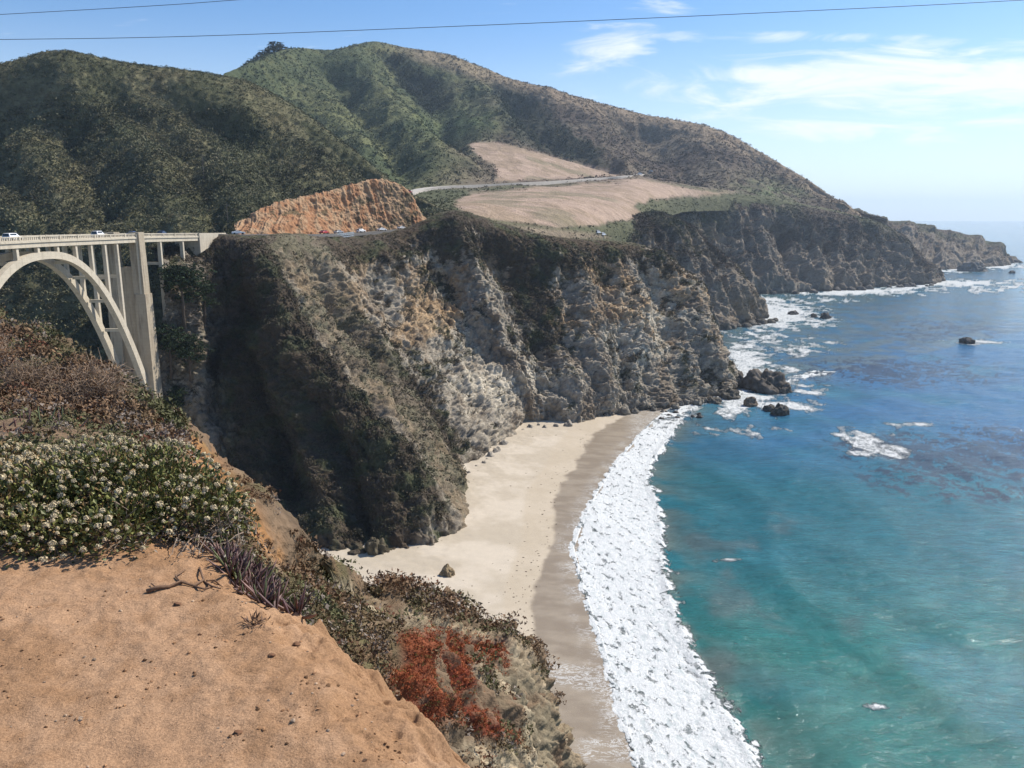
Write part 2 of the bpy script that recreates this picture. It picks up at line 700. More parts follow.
for pl_, amp, wd_ in (([(345, 330), (385, 370), (425, 405), (455, 450)], -3, 9), ([(478, 235), (500, 262), (528, 330), (546, 372)], -6, 18), ([(600, 262), (602, 300)], -4, 12),
                      ([(655, 300), (668, 340), (674, 385)], -5, 11), ([(428, 350), (470, 412)], -3, 9), ([(208, 300), (214, 400)], -4, 10), ([(640, 368), (648, 400)], -4, 8), ([(300, 240), (322, 290), (340, 330)], -3, 9),
                      ([(366, 245), (384, 300), (400, 350)], -2.5, 9), ([(560, 262), (566, 300), (560, 340)], -3, 8), ([(615, 330), (622, 390)], -3, 7),
                      ([(250, 240), (300, 366), (352, 432), (395, 455), (430, 500), (458, 530)], 2.5, 9), ([(455, 215), (480, 300), (500, 350), (520, 395)], 4, 14), ([(545, 240), (582, 300), (592, 370), (600, 400)], 5, 12),
                      ([(610, 245), (632, 300), (640, 350)], 4, 11), ([(692, 310), (708, 350), (720, 385)], 3.5, 9), ([(392, 240), (420, 290), (440, 345)], 3, 10), ([(556, 366), (572, 415)], 4, 11), ([(655, 260), (690, 300)], 2.5, 8),
                      ([(245, 300), (262, 390), (292, 490)], -4, 11), ([(268, 340), (305, 430), (335, 530)], 3.5, 10), ([(320, 400), (352, 480), (372, 540)], -4, 10), ([(372, 440), (400, 520)], 1.5, 8), ([(300, 262), (350, 340), (410, 430)], -2.2, 7), ([(290, 290), (340, 350), (392, 425)], 2.0, 7), ([(318, 255), (372, 345), (430, 440)], 1.6, 6), ([(400, 470), (425, 530)], 1, 8), ([(340, 260), (350, 300)], 2.5, 9), ([(500, 385), (510, 420)], 3, 9)):
    form = form + amp * np.exp(-(seg_dist(pxD, pyD, pl_) / wd_) ** 2)
w1a, w1b, wr1 = worley(U * 0.30 + 0.9 * fbm(PD, 5, 3), Vv * 0.20 + 0.9 * fbm(PD, 5, 3, 0.5, 9), 3.6)
w2a, w2b, wr2 = worley(U * 0.30 + 0.4 * fbm(PD, 2, 2), Vv * 0.22 + 0.4 * fbm(PD, 2, 2, 0.5, 9), 1.5, 5)
block = 1.3 * np.minimum(w1b - w1a, 0.4) + 1.3 * (wr1 - 0.5) + 0.6 * np.minimum(w2b - w2a, 0.4) + 0.45 * (wr2 - 0.5)
disp = env * (form + 1.6 * (1 - right) * (ridged(PD, 15, 4, 0.55, 31) - 0.6) + block * (0.35 + 1.1 * right + 0.6 * (1 - sstep(U, us[5] - 10, us[5]))) + 2.2 * big + (1.1 + 1.9 * right) * (rib - 0.6) + (0.6 + 1.1 * right) * (rk - 0.7) + 0.85 * crag)
PD2 = PD + N0 * disp[..., None]
PD2[..., 2] += (1 - env) * fbm(PD, 5, 3) * 0.5
N1 = normals(PD2)
if N1[300, 400, 1] > 0:
    N1 = -N1
steep = 1 - np.abs(N1[..., 2])
# colour
pxD, pyD = to_px(PD2)
nA = fbm(PD2, 16, 4, 0.55, 21)
nB = fbm(PD2, 5, 4, 0.6, 33)
nC = fbm(PD2, 30, 3, 0.5, 45)
pale_zone = 0.35 * np.exp(-(((pxD - 190) / 22) ** 2 + ((pyD - 350) / 60) ** 2)) + np.exp(-(((pxD - 500) / 60) ** 2 + ((pyD - 380) / 40) ** 2)) * 0.9 + np.exp(-(((pxD - 640) / 70) ** 2 + ((pyD - 320) / 60) ** 2)) * 0.8 \
    + np.exp(-(((pxD - 425) / 40) ** 2 + ((pyD - 320) / 30) ** 2)) * 0.7 + np.exp(-(((pxD - 325) / 30) ** 2 + ((pyD - 270) / 30) ** 2)) * 0.5 \
    + np.exp(-(((pxD - 450) / 50) ** 2 + ((pyD - 265) / 25) ** 2)) * 0.5
rockc = mixcol(ROCK_GREY, ROCK_PALE, sstep(pale_zone + 0.55 * nA + 0.45 * nB, 0.25, 1.0))
och = sstep(nC + 0.5 * nB + 0.45 * np.exp(-((pyD - 265) / 50) ** 2) - 0.6 * sstep(pyD, 330, 400), 0.15, 0.75) * sstep(pxD, 270, 420)
rockc = mixcol(rockc, OCHRE, och * 0.7)
rockc = mixcol(rockc, ROCK_BROWN, sstep(-nA + 0.4 * nB, 0.1, 0.7) * 0.6)
flatv = sstep(0.78 - steep, 0.0, 0.35)
veg_band = 1 - sstep(pyD - (236 + 10 * nC), 4, 44)
gully = np.exp(-(((pxD - (350 + (pyD - 320) * 0.75)) / 26) ** 2)) * sstep(pyD, 300, 340) + \
    np.exp(-(((pxD - (520 + (pyD - 250) * 0.25)) / 24) ** 2)) * (1 - sstep(pyD, 330, 390)) * 1.0
veg = sstep(0.55 * nA + 0.55 * nB + 0.9 * veg_band + 0.9 * gully + 0.5 * (0.72 - steep) - 0.25 * pale_zone - 0.25 * sstep(pyD, 350, 420), 0.12, 0.5)
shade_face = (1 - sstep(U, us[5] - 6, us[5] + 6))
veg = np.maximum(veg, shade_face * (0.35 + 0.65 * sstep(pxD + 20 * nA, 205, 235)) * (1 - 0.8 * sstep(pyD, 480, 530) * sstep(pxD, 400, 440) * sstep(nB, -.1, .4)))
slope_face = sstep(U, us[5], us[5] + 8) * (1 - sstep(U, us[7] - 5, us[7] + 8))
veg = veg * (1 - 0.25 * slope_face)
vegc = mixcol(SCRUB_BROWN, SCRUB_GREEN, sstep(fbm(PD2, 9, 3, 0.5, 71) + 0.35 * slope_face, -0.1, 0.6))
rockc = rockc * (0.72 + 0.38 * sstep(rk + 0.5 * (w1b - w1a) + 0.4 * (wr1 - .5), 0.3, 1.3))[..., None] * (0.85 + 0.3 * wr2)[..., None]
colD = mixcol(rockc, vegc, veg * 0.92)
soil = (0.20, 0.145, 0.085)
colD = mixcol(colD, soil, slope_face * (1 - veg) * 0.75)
top = 1 - sstep(Vv, 12, 22)
colD = mixcol(colD, (0.10, 0.085, 0.05), top * 0.8)
# grey field edge on top, right end
wet = 1 - sstep(PD2[..., 2], 0.5, 3.5 + 1.5 * nB)
colD = mixcol(colD, (0.06, 0.05, 0.04), wet * 0.75 * sstep(pxD, 560, 640))
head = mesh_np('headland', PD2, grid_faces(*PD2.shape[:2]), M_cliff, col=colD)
tag(head, kind='structure')

rs = np.random.RandomState(5)
vq_D = np.linspace(0, 285, 620)
w = veg * sstep(Vv, 10, 20) * (1 - sstep(Vv, 258, 262)) * (PD2[..., 2] > 3)
pts, idx = pick(PD2, w * w + 0.004, 24000, rs)
sc_col = colD.reshape(-1, 3)[idx] * 0.4 + mixcol(SCRUB_BROWN, SCRUB_GREEN, rs.rand(len(pts)) ** 1.3) * 0.75
tufts('cliff_scrub', pts, (rs.uniform(0.35, 1.25, len(pts)) ** 1.2) * (0.45 + 0.55 * sstep(vq_D[np.minimum(idx // 900, 619)], 18, 45)), sc_col, 20, mat=M_leaf, seed=3)
tag(bpy.data.objects['cliff_scrub'], 'low brown and dark green scrub clinging to the main headland cliff', 'scrub', kind='stuff')

# ---------------------------------------------------------------- near left hill behind the bridge
pxs = [-140, -60, 0, 60, 130, 200, 245, 290, 350, 400, 432, 470]
silh = [(110, 470), (84, 460), (69, 470), (55, 480), (67, 490), (77, 505), (86, 520), (108, 525), (152, 510), (186, 480), (203, 460), (216, 450)]
lowY = [332, 332, 332, 332, 332, 332, 334, 350, 388, 405, 412, 422]
r_b = []
r_s = []
r_1 = []
r_2 = []
r_3 = []
r_4 = []
r_5 = []
mid1 = [180, 168, 150, 140, 142, 144, 148, 158, 182, 200, 209, 219]
mid2 = [230, 215, 195, 185, 182, 182, 185, 190, 203, 212, 216, 224]
low = [270, 262, 250, 244, 240, 234, 229, 227, 226, 226, 226, 229]
for i, px in enumerate(pxs):
    sy, sY = silh[i]
    s_ = W(px, sy + 4, sY)
    r_b.append((s_[0] * 1.12, s_[1] + 90, s_[2] - 25))
    r_s.append(s_)
    r_1.append(W(px, mid1[i], lerp(sY, lowY[i], 0.38)))
    r_2.append(W(px, mid2[i], lerp(sY, lowY[i], 0.68)))
    lo = W(px, low[i], lowY[i])
    r_3.append(lo)
    if px < 205:
        r_4.append(W(px, 330, 300))
        r_5.append(W(px, 425, 278))
    else:
        r_4.append((lo[0] * 0.98, lowY[i] - 10, 76.0))
        r_5.append((lo[0] * 0.96, lowY[i] - 20, 68.0))
PH, uq, vq = loft([r_b, r_s, r_1, r_2, r_3, r_4, r_5], pxs, [0, 14, 70, 125, 180, 250, 330], 640, 460)
NH = normals(PH)
if NH[200, 300, 2] < 0:
    NH = -NH
U = np.broadcast_to(uq[None, :], PH.shape[:2])
Vv = np.broadcast_to(vq[:, None], PH.shape[:2])
envh = sstep(Vv, 16, 75)
pq, pr = to_px(PH)
formH = 0
for pl_, amp, wd_ in (([(60, 60), (110, 120), (165, 190)], 9, 20), ([(20, 80), (-10, 130), (-60, 170)], -9, 22), ([(150, 85), (215, 130), (262, 155), (300, 195)], -9, 16), ([(200, 85), (290, 150), (350, 190)], 8, 16),
                      ([(95, 80), (140, 130), (190, 175), (215, 220)], -7, 16), ([(20, 150), (60, 200)], 6, 18), ([(300, 120), (370, 180)], -4, 10), ([(-60, 110), (-20, 190), (20, 230)], 6, 18), ([(70, 150), (110, 215)], -6, 14)):
    formH = formH + amp * np.exp(-(seg_dist(pq, pr, pl_) / wd_) ** 2)
dr = ridged(np.stack([PH[..., 0], PH[..., 2] * 0.25, PH[..., 1] * 0.3], -1), 55, 3, 0.5, 4)
f1, f2, rv = worley(PH[..., 0] + 1.0 * fbm(PH, 6, 2), PH[..., 1] * 0.5 + PH[..., 2] * 0.9, 4.2)
PH2 = PH + NH * (envh * (0.65 * formH + 5.0 * (dr - 0.5) + 3.0 * fbm(PH, 30, 3)) + 1.1 * (0.7 - f1))[..., None]
g1 = fbm(PH2, 40, 4, 0.55, 3)
g2 = fbm(PH2, 9, 3, 0.6, 8)
colH = mixcol((0.078, 0.080, 0.042), (0.16, 0.145, 0.080), sstep(g1 + 0.6 * g2 + 0.6 * (rv - 0.5), -0.5, 0.7))
colH = mixcol(colH, (0.10, 0.08, 0.045), sstep(g1 - 0.8 * g2, 0.35, 0.9) * 0.5)
mesh_np('hill', PH2, grid_faces(*PH2.shape[:2]), M_hill, col=colH)['kind'] = 'structure'
pxh, pyh = to_px(PH2)
colH = mixcol(colH, (0.030, 0.040, 0.020), np.exp(-(((pq - 245) / 32) ** 2 + ((pr - 140) / 13) ** 2)) * 0.9)
pts, idx = pick(PH2, 1.0 * (pxh > -60) * (pyh < 430) * (Vv > 10), 44000, rs)
t_ = rs.rand(len(pts))
hc = mixcol((0.074, 0.078, 0.042), (0.15, 0.138, 0.080), np.clip(t_ ** 2 + 0.35 * g1.reshape(-1)[idx], 0, 1))
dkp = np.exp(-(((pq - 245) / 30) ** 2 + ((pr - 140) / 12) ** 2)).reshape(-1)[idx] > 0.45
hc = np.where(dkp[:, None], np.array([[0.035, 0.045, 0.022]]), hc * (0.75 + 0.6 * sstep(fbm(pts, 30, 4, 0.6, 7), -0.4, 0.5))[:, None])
hc = np.where((rs.rand(len(pts)) < 0.06)[:, None], np.array([[0.14, 0.12, 0.075]]), hc)
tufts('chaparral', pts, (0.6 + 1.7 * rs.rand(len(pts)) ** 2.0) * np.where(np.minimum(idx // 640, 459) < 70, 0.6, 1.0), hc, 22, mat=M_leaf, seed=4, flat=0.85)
tag(bpy.data.objects['chaparral'], 'dense dark green chaparral covering the hill behind the bridge', 'brush', kind='stuff')

# ---------------------------------------------------------------- far hills, terrace fields
pxs = [225, 290, 340, 380, 430, 480, 520, 560, 600, 640, 660, 680, 720, 775, 800, 850, 885]
silh = [(84, 900), (56, 1150), (56, 1250), (48, 1330), (58, 1400), (74, 1450), (88, 1450), (99, 1450), (109, 1450), (119, 1450), (123, 1445), (127, 1440), (137, 1420), (165, 1360), (178, 1300), (210, 1180), (222, 1140)]
R = {k: [] for k in range(8)}
y1 = [110, 95, 96, 92, 92, 98, 112, 120, 128, 136, 140, 143, 150, 176, 187, 211, 223]
y2 = [150, 140, 138, 132, 128, 130, 138, 143, 150, 155, 158, 160, 166, 184, 193, 212, 224]
y3 = [190, 180, 175, 168, 163, 160, 162, 166, 170, 171, 173, 176, 184, 193, 199, 213, 225]
y4 = [216, 205, 200, 196, 192, 187, 184, 183, 181, 178, 181, 184, 191, 198, 203, 214, 226]
Y4 = [560, 590, 620, 650, 690, 740, 780, 830, 880, 930, 955, 980, 1030, 1080, 1100, 1120, 1120]
y5 = [238, 236, 234, 231, 228, 224, 228, 232, 229, 219, 208, 199, 199, 201, 205, 215, 228]
Y5 = [380, 380, 385, 395, 405, 420, 440, 460, 540, 670, 780, 900, 1000, 1060, 1080, 1110, 1112]
for i, px in enumerate(pxs):
    sy, sY = silh[i]
    s_ = W(px, sy, sY)
    R[0].append((s_[0] * 1.08, s_[1] + 160, s_[2] - 35))
    R[1].append(s_)
    R[2].append(W(px, y1[i], lerp(sY, Y4[i], 0.25)))
    R[3].append(W(px, y2[i], lerp(sY, Y4[i], 0.52)))
    R[4].append(W(px, y3[i], lerp(sY, Y4[i], 0.80)))
    R[5].append(W(px, y4[i], Y4[i]))
    f_ = W(px, y5[i], Y5[i])
    R[6].append(f_)
    R[7].append((f_[0], f_[1] - 12, f_[2] - 14))
PF, uq, vq = loft([R[k] for k in range(8)], pxs, [0, 12, 60, 110, 150, 180, 240, 252], 900, 420)
NF = normals(PF)
if NF[200, 300, 2] < 0:
    NF = -NF
pxf, pyf = to_px(PF)
Vv = np.broadcast_to(vq[:, None], PF.shape[:2])
hillm = 1 - sstep(Vv, 150, 176)
sp = np.stack([PF[..., 0], PF[..., 1] * 0.35, PF[..., 2] * 0.3], -1)
rg = ridged(sp, 170, 4, 0.5, 12.5)
formF = 0
for pl_, amp, wd_ in (([(350, 55), (376, 105), (440, 160), (480, 182)], 26, 16), ([(398, 58), (428, 90), (440, 115), (452, 140)], -34, 15), ([(452, 66), (480, 100), (498, 130), (520, 160)], 24, 13),
                      ([(498, 86), (520, 118), (560, 145), (606, 166)], -34, 13), ([(545, 97), (590, 125), (625, 160)], 22, 13), ([(290, 70), (330, 120), (380, 175)], 16, 16), ([(320, 60), (352, 110), (405, 180)], -22, 13),
                      ([(250, 90), (300, 140)], -14, 16), ([(640, 122), (660, 150), (690, 180)], -20, 14), ([(690, 132), (720, 160), (760, 190)], 16, 13), ([(740, 150), (770, 185)], -12, 9), ([(600, 112), (640, 150)], -12, 10)):
    formF = formF + amp * np.exp(-(seg_dist(pxf, pyf, pl_) / wd_) ** 2)
fB0 = soft_in(pxf, pyf, [(462, 140), (500, 138), (600, 162), (632, 178), (560, 183), (490, 184), (466, 160)], 6)
hillm = hillm * (1 - 0.85 * fB0)
PF2 = PF + NF * (hillm * sstep(Vv, 14, 60) * (0.72 * formF + 12 * (rg - 0.62) + 6 * fbm(PF, 60, 4)) + hillm * (0.15 + sstep(Vv, 14, 40)) * fbm(PF, 9, 3))[..., None]
PF2[..., 2] += (1 - hillm) * 1.5 * fbm(PF, 60, 3)


pxf, pyf = to_px(PF2)
nz1 = fbm(PF2, 120, 4, 0.55, 2)
nz2 = fbm(PF2, 25, 4, 0.6, 6)
G_ = mixcol((0.060, 0.074, 0.034), (0.115, 0.120, 0.052), sstep(nz1 + 0.6 * nz2, -0.5, 0.6))
B_ = mixcol((0.075, 0.055, 0.042), (0.15, 0.12, 0.085), sstep(nz1 + 0.7 * nz2, -0.5, 0.7))
gb = sstep(pxf + 40 * nz1 + (pyf - 110) * 0.55, 430, 560)
colF = mixcol(G_, B_, gb) * 1.1
# light green fans
fan = np.exp(-(((pxf - 460) / 40) ** 2 + ((pyf - 122) / 14) ** 2)) + 0.7 * np.exp(-(((pxf - 770) / 40) ** 2 + ((pyf - 192) / 14) ** 2))
colF = mixcol(colF, (0.10, 0.14, 0.05), np.clip(fan * (0.6 + 0.8 * nz2), 0, 1))
crest = sstep(pxf, 370, 430) * (1 - sstep(pyf - np.interp(pxf, pxs, [s[0] for s in silh]), 2, 12))
colF = mixcol(colF, (0.28, 0.21, 0.14), crest * 0.7)
wob = 8 * fbm(PF2, 45, 4, 0.65, 9)
gul1 = soft_in(pxf + wob, pyf, [(380, 52), (402, 56), (450, 88), (452, 108), (428, 118), (405, 92)], 5)
gul2 = soft_in(pxf + wob, pyf, [(494, 86), (520, 92), (545, 115), (600, 150), (610, 168), (560, 160), (515, 140), (500, 120)], 6)
colF = mixcol(colF, (0.028, 0.038, 0.022), np.clip(gul1 * 0.85 + gul2 * 0.7, 0, 0.9))
fieldA = soft_in(pxf + wob * 0.6, pyf + wob * 0.2, [(452, 203), (470, 192), (540, 187), (640, 178), (700, 190), (738, 193), (700, 197), (650, 199), (632, 206), (648, 217), (600, 225), (560, 228), (500, 221), (462, 214)], 2.5)
fieldB = soft_in(pxf + wob * 0.6, pyf + wob * 0.2, [(468, 146), (478, 141), (500, 143), (560, 158), (600, 168), (626, 176), (560, 179), (496, 181), (496, 165), (476, 156)], 2.0)
fc = mixcol((0.36, 0.265, 0.20), (0.29, 0.215, 0.15), sstep(nz2 + nz1, -0.2, 0.6))
fc = mixcol(fc, (0.13, 0.13, 0.07), sstep(fbm(PF2, 70, 3, 0.5, 77), 0.35, 0.6) * 0.45)
colF = mixcol(colF, fc, np.clip(fieldA + fieldB, 0, 1))
terr = sstep(Vv, 178, 186) * (1 - fieldA)
colF = mixcol(colF, (0.095, 0.10, 0.05), terr * 0.85)
bare = soft_in(pxf, pyf, [(500, 224), (600, 234), (610, 238), (560, 240), (480, 230)], 3)
colF = mixcol(colF, (0.27, 0.21, 0.15), bare * 0.8)
mesh_np('hills', PF2, grid_faces(*PF2.shape[:2]), M_far, col=colF)['kind'] = 'structure'
pts, idx = pick(PF2, (1 - np.clip(fieldA + fieldB, 0, 1)) * (Vv > 6) * (pxf > 240), 30000, rs)
fcx = colF.reshape(-1, 3)[idx] * rs.uniform(0.6, 1.15, (len(pts), 1))
tufts('distant_brush', pts, (1.0 + 2.4 * rs.rand(len(pts)) ** 2) * np.where(idx // 900 < 40, 0.4, 1.0) * np.where(idx // 900 > 290, 0.6, 1.0), fcx, 12, mat=M_leaf, seed=6, leaf=0.6)
tag(bpy.data.objects['distant_brush'], 'fine green and brown brush covering the distant coastal hills', 'brush', kind='stuff')


def road_strip(name, pl, width, lift, mat, Yf):
    """a strip of road draped along photo points pl with distances Yf"""
    P = np.array([W(px, py, Y) for (px, py), Y in zip(pl, Yf)])
    n = 8 * len(P)
    t = np.linspace(0, len(P) - 1, n)
    Q = pchip(P, np.arange(len(P)), t)
    d = np.gradient(Q, axis=0)
    d[:, 2] = 0
    d /= np.linalg.norm(d, axis=1, keepdims=True)
    s = np.stack([-d[:, 1], d[:, 0], 0 * d[:, 0]], 1) * width / 2
    up = np.array([0, 0, lift])
    top_ = np.stack([Q - s + up, Q + s + up, Q + s * 1.15 - up * 3, Q - s * 1.15 - up * 3], 1)
    V = top_.reshape(-1, 3)
    F = []
    for i in range(n - 1):
        for a in range(4):
            b = (a + 1) % 4
            F.append((i * 4 + a, i * 4 + b, (i + 1) * 4 + b, (i + 1) * 4 + a))
    o = mesh_np(name, V, np.array(F), mat, smooth=False)
    o['kind'] = 'structure'
    return o


M_pale_road = simple_mat('pale_road', (0.42, 0.38, 0.33), rough=0.9, var=0.1, cell=4.0)
M_asphalt = simple_mat('asphalt', (0.085, 0.08, 0.075), rough=0.9, var=0.2, cell=0.6)


def surf_y(P, px, py):
    """forward distance of surface grid P at photo position (nearest vertex)"""
    qx, qy = to_px(P)
    d = (qx - px) ** 2 + (qy - py) ** 2
    k = np.argmin(d + 1e-4 * P[..., 1])
    return P.reshape(-1, 3)[k][1]


pl = [(404, 197), (415, 192), (430, 189), (455, 187), (480, 186), (520, 184), (560, 182), (600, 179), (625, 177), (640, 175)]
road_strip('coast_road', pl, 11, 1.3, M_pale_road, [surf_y(PF2, *q) for q in pl])

# ---------------------------------------------------------------- second headland
colsE = [
    [(560, 233, 540), (560, 262, 530), (560, 300, 520), (560, 350, 0)],
    [(605, 228, 600), (605, 262, 578), (605, 300, 560), (605, 345, 0)],
    [(628, 217, 655), (632, 262, 610), (640, 300, 595), (650, 338, 0)],
    [(655, 211, 695), (662, 250, 640), (672, 290, 615), (684, 333, 0)],
    [(676, 218, 690), (690, 252, 655), (702, 290, 630), (715, 330, 0)],
    [(694, 228, 690), (712, 262, 665), (724, 292, 645), (738, 324, 0)],
    [(708, 244, 690), (728, 272, 675), (742, 296, 660), (752, 320, 0)],
    [(716, 256, 700), (736, 276, 688), (751, 298, 674), (763, 317, 0)],
    [(712, 256, 740), (730, 276, 722), (745, 296, 705), (757, 314, -2)],
]
rws = [[] for _ in range(7)]
for c in colsE:
    rim = W(*c[0])
    base = WZ(*c[3])
    rws[0].append((rim[0] * 1.02, rim[1] + 60, rim[2] - 14))
    rws[1].append((rim[0] * 1.0, rim[1] + 14, rim[2] - 0.6))
    rws[2].append(rim)
    rws[3].append(W(*c[1]))
    rws[4].append(W(*c[2]))
    rws[5].append(base)
    rws[6].append((base[0], base[1] - 4, -6))
PE, uq, vq = loft(rws, [560, 605, 630, 655, 676, 696, 712, 726, 740], [0, 8, 14, 50, 84, 112, 118], 420, 320)


def cliff_finish(P, name, s, amp, ochre=0.3, palebias=0.0, vegbias=0.0, ntuft=6000, tsize=1.4, seed=1, mat=None):
    N = normals(P)
    if N[N.shape[0] // 2, N.shape[1] // 2, 1] > 0:
        N = -N
    nr = P.shape[0]
    v = np.broadcast_to(np.linspace(0, 1, nr)[:, None], P.shape[:2])
    env = sstep(v, 0.11, 0.36) * (1 - 0.5 * sstep(v, 0.92, 1))
    L = np.linalg.norm(np.diff(P[nr // 2], axis=0), axis=1)
    ul = np.concatenate([[0], np.cumsum(L)])
    st = np.stack([np.broadcast_to(ul[None, :], P.shape[:2]), v * 90, 0 * v], -1)
    rib = ridged(st, s * 2.2, 3, 0.5, seed * 3.3, 1, 0.25)
    dsp = env * amp * (1.4 * (rib - 0.6) + 0.9 * fbm(P, s * 2.2, 3, 0.5, seed) + 0.75 * (ridged(P, s, 5, 0.58, seed * 2.0, 1, 1, 0.6) - 0.7))
    Q = P + N * dsp[..., None]
    N1 = normals(Q)
    steep = 1 - np.abs(N1[..., 2])
    px, py = to_px(Q)
    a, b_, c = fbm(Q, s * 2, 4, 0.55, 21 + seed), fbm(Q, s * 0.6, 3, 0.6, 5 + seed), fbm(Q, s * 4, 3, 0.5, 9 + seed)
    rc = mixcol(ROCK_GREY, ROCK_PALE, sstep(a + 0.5 * b_ + palebias, 0.1, 0.8))
    rc = mixcol(rc, OCHRE, sstep(c + 0.4 * b_, 0.1, 0.7) * ochre)
    rc = mixcol(rc, ROCK_BROWN, 0.45)
    veg = sstep(0.6 * a + 0.4 * b_ + 1.3 * (0.45 - v) + vegbias + 0.6 * (0.7 - steep), 0.0, 0.5)
    vc = mixcol((0.085, 0.062, 0.045), (0.060, 0.070, 0.032), sstep(c + 0.9 * (0.3 - v), -0.2, 0.6))
    col = mixcol(rc, vc, veg * 0.9)
    wet = 1 - sstep(Q[..., 2], 1, 6 + 3 * b_)
    col = mixcol(col, (0.055, 0.047, 0.04), wet * 0.7)
    o = mesh_np(name, Q, grid_faces(*Q.shape[:2]), mat or M_cliff_mid, col=col)
    o['kind'] = 'structure'
    return Q, col, veg, v


M_cliff_mid = ground_mat('cliff_rock_mid', 4.0, bump=2.0, contrast=0.4)
QE, cE, vE, v_ = cliff_finish(PE, 'headland', 13, 4.0, 0.3, 0.0, 0.05, seed=2)
pts, idx = pick(QE, vE * (v_ < 0.9) * (v_ > .13) + 0.01, 9000, rs)
tufts('cliff_scrub', pts, rs.uniform(0.6, 1.9, len(pts)), cE.reshape(-1, 3)[idx] * 0.9, 14, mat=M_leaf, seed=8, leaf=0.5)
tag(bpy.data.objects['cliff_scrub.001'], 'dark scrub on the second headland past the main cliff', 'scrub', kind='stuff')

# ---------------------------------------------------------------- far terrace cliffs
pxF = [560, 610, 640, 680, 720, 760, 800, 840, 870, 895, 915, 934, 930]
rimF = [(206, 820), (201, 880), (197, 930), (198, 990), (199, 1030), (201, 1060), (205, 1085), (213, 1100), (219, 1115), (231, 1120), (249, 1115), (272, 1110), (272, 1160)]
basF = [(310, -1), (305, -1), (302, -1), (298, -1), (295, -1), (293, 0), (291, 0), (289, 0), (287, 0), (285, 0), (284, 0), (283, 0), (281, -2)]
shift = [0, 0, 0, 8, 14, 18, 18, 14, 10, 8, 4, 0, -2]
rws = [[] for _ in range(7)]
for i, px in enumerate(pxF):
    rim = W(px, *rimF[i])
    b0 = WZ(px + shift[i] * 0.6, *basF[i])
    rws[0].append((rim[0] * 1.0, rim[1] + 70, rim[2] - 10))
    rws[1].append((rim[0] * 1.0, rim[1] + 15, rim[2] - 0.5))
    rws[2].append(rim)
    for k, t in ((3, 0.35), (4, 0.7)):
        q = (rim[0] + (b0[0] - rim[0]) * t, rim[1] + (b0[1] - rim[1]) * t, rim[2] + (b0[2] - rim[2]) * (t ** 0.9))
        rws[k].append(q)
    rws[5].append(b0)
    rws[6].append((b0[0], b0[1] - 6, -8))
uF = [560, 610, 640, 680, 720, 760, 800, 840, 870, 895, 915, 934, 946]
PG, uq, vq = loft(rws, uF, [0, 6, 10, 40, 70, 96, 100], 620, 300)
QG, cG, vG, v_ = cliff_finish(PG, 'sea_cliff', 26, 9.0, 0.35, -0.15, 0.25, seed=4, mat=M_far)
pts, idx = pick(QG, vG * (v_ < 0.9) * (v_ > .14) + 0.01, 9000, rs)
tufts('cliff_scrub', pts, rs.uniform(0.8, 2.6, len(pts)), cG.reshape(-1, 3)[idx] * 0.95, 10, mat=M_leaf, seed=9, leaf=0.55)
tag(bpy.data.objects['cliff_scrub.002'], 'thin scrub on the long far sea cliffs under the terrace', 'scrub', kind='stuff')

# ---------------------------------------------------------------- farthest headland
pxG = [830, 860, 885, 910, 935, 955, 975, 990, 1003, 1000]
rimG = [(206, 1500), (213, 1530), (220, 1550), (224, 1570), (229, 1590), (232, 1600), (237, 1610), (245, 1610), (261, 1600), (262, 1660)]
basG = [(276, 0), (275, 0), (273, 0), (271, 0), (269.5, 0), (268.5, 0), (267.5, 0), (266, 0), (265, 0), (264, -1)]
rws = [[] for _ in range(6)]
for i, px in enumerate(pxG):
    rim = W(px, *rimG[i])
    b0 = WZ(px + 2, *basG[i])
    rws[0].append((rim[0] * 1.0, rim[1] + 120, rim[2] - 25))
    rws[1].append((rim[0] * 1.0, rim[1] + 20, rim[2] - 0.8))
    rws[2].append(rim)
    rws[3].append(tuple(np.array(rim) * 0.45 + np.array(b0) * 0.55))
    rws[4].append(b0)
    rws[5].append((b0[0], b0[1] - 8, -10))
PK, uq, vq = loft(rws, [830, 860, 885, 910, 935, 955, 975, 990, 1003, 1010], [0, 6, 10, 34, 54, 57], 400, 150)
QK, cK, vK, v_ = cliff_finish(PK, 'point', 26, 7.0, 0.3, -0.25, 0.2, seed=6, mat=M_far)

# ---------------------------------------------------------------- orange road cut
px_c = [236, 262, 290, 320, 345, 372, 395, 412, 428, 446]
topc = [(226, 318), (212, 327), (204, 340), (196, 355), (188, 367), (181, 378), (183, 386), (197, 392), (222, 396), (228, 402)]
rws = [[] for _ in range(5)]
for i, px in enumerate(px_c):
    t = W(px, *topc[i])
    rws[0].append((t[0] * 1.03, t[1] + 26, t[2] - 8))
    rws[1].append(t)
    bY = float(np.interp(px, [236, 262, 300, 335, 370, 405, 430, 446], [298, 305, 320, 345, 366, 383, 389, 394]))
    b0 = W(px, 236 - (px - 236) * 0.025, bY)
    rws[2].append((lerp(t[0], b0[0], 0.5), lerp(t[1], b0[1], 0.55), lerp(t[2], b0[2], 0.45)))
    rws[3].append(b0)
    rws[4].append((b0[0], b0[1] - 3, b0[2] - 3))
PC, uq, vq = loft(rws, px_c, [0, 8, 34, 62, 66], 560, 240)
NC = normals(PC)
if NC[120, 280, 1] > 0:
    NC = -NC
v_ = np.broadcast_to(np.linspace(0, 1, 240)[:, None], PC.shape[:2])
U = np.broadcast_to(uq[None, :], PC.shape[:2])
fl = np.stack([PC[..., 0] + 0.22 * (PC[..., 2] - 80), 0 * U, PC[..., 2] * 0.07], -1)
flute = ridged(fl, 3.2, 3, 0.55, 1.0)
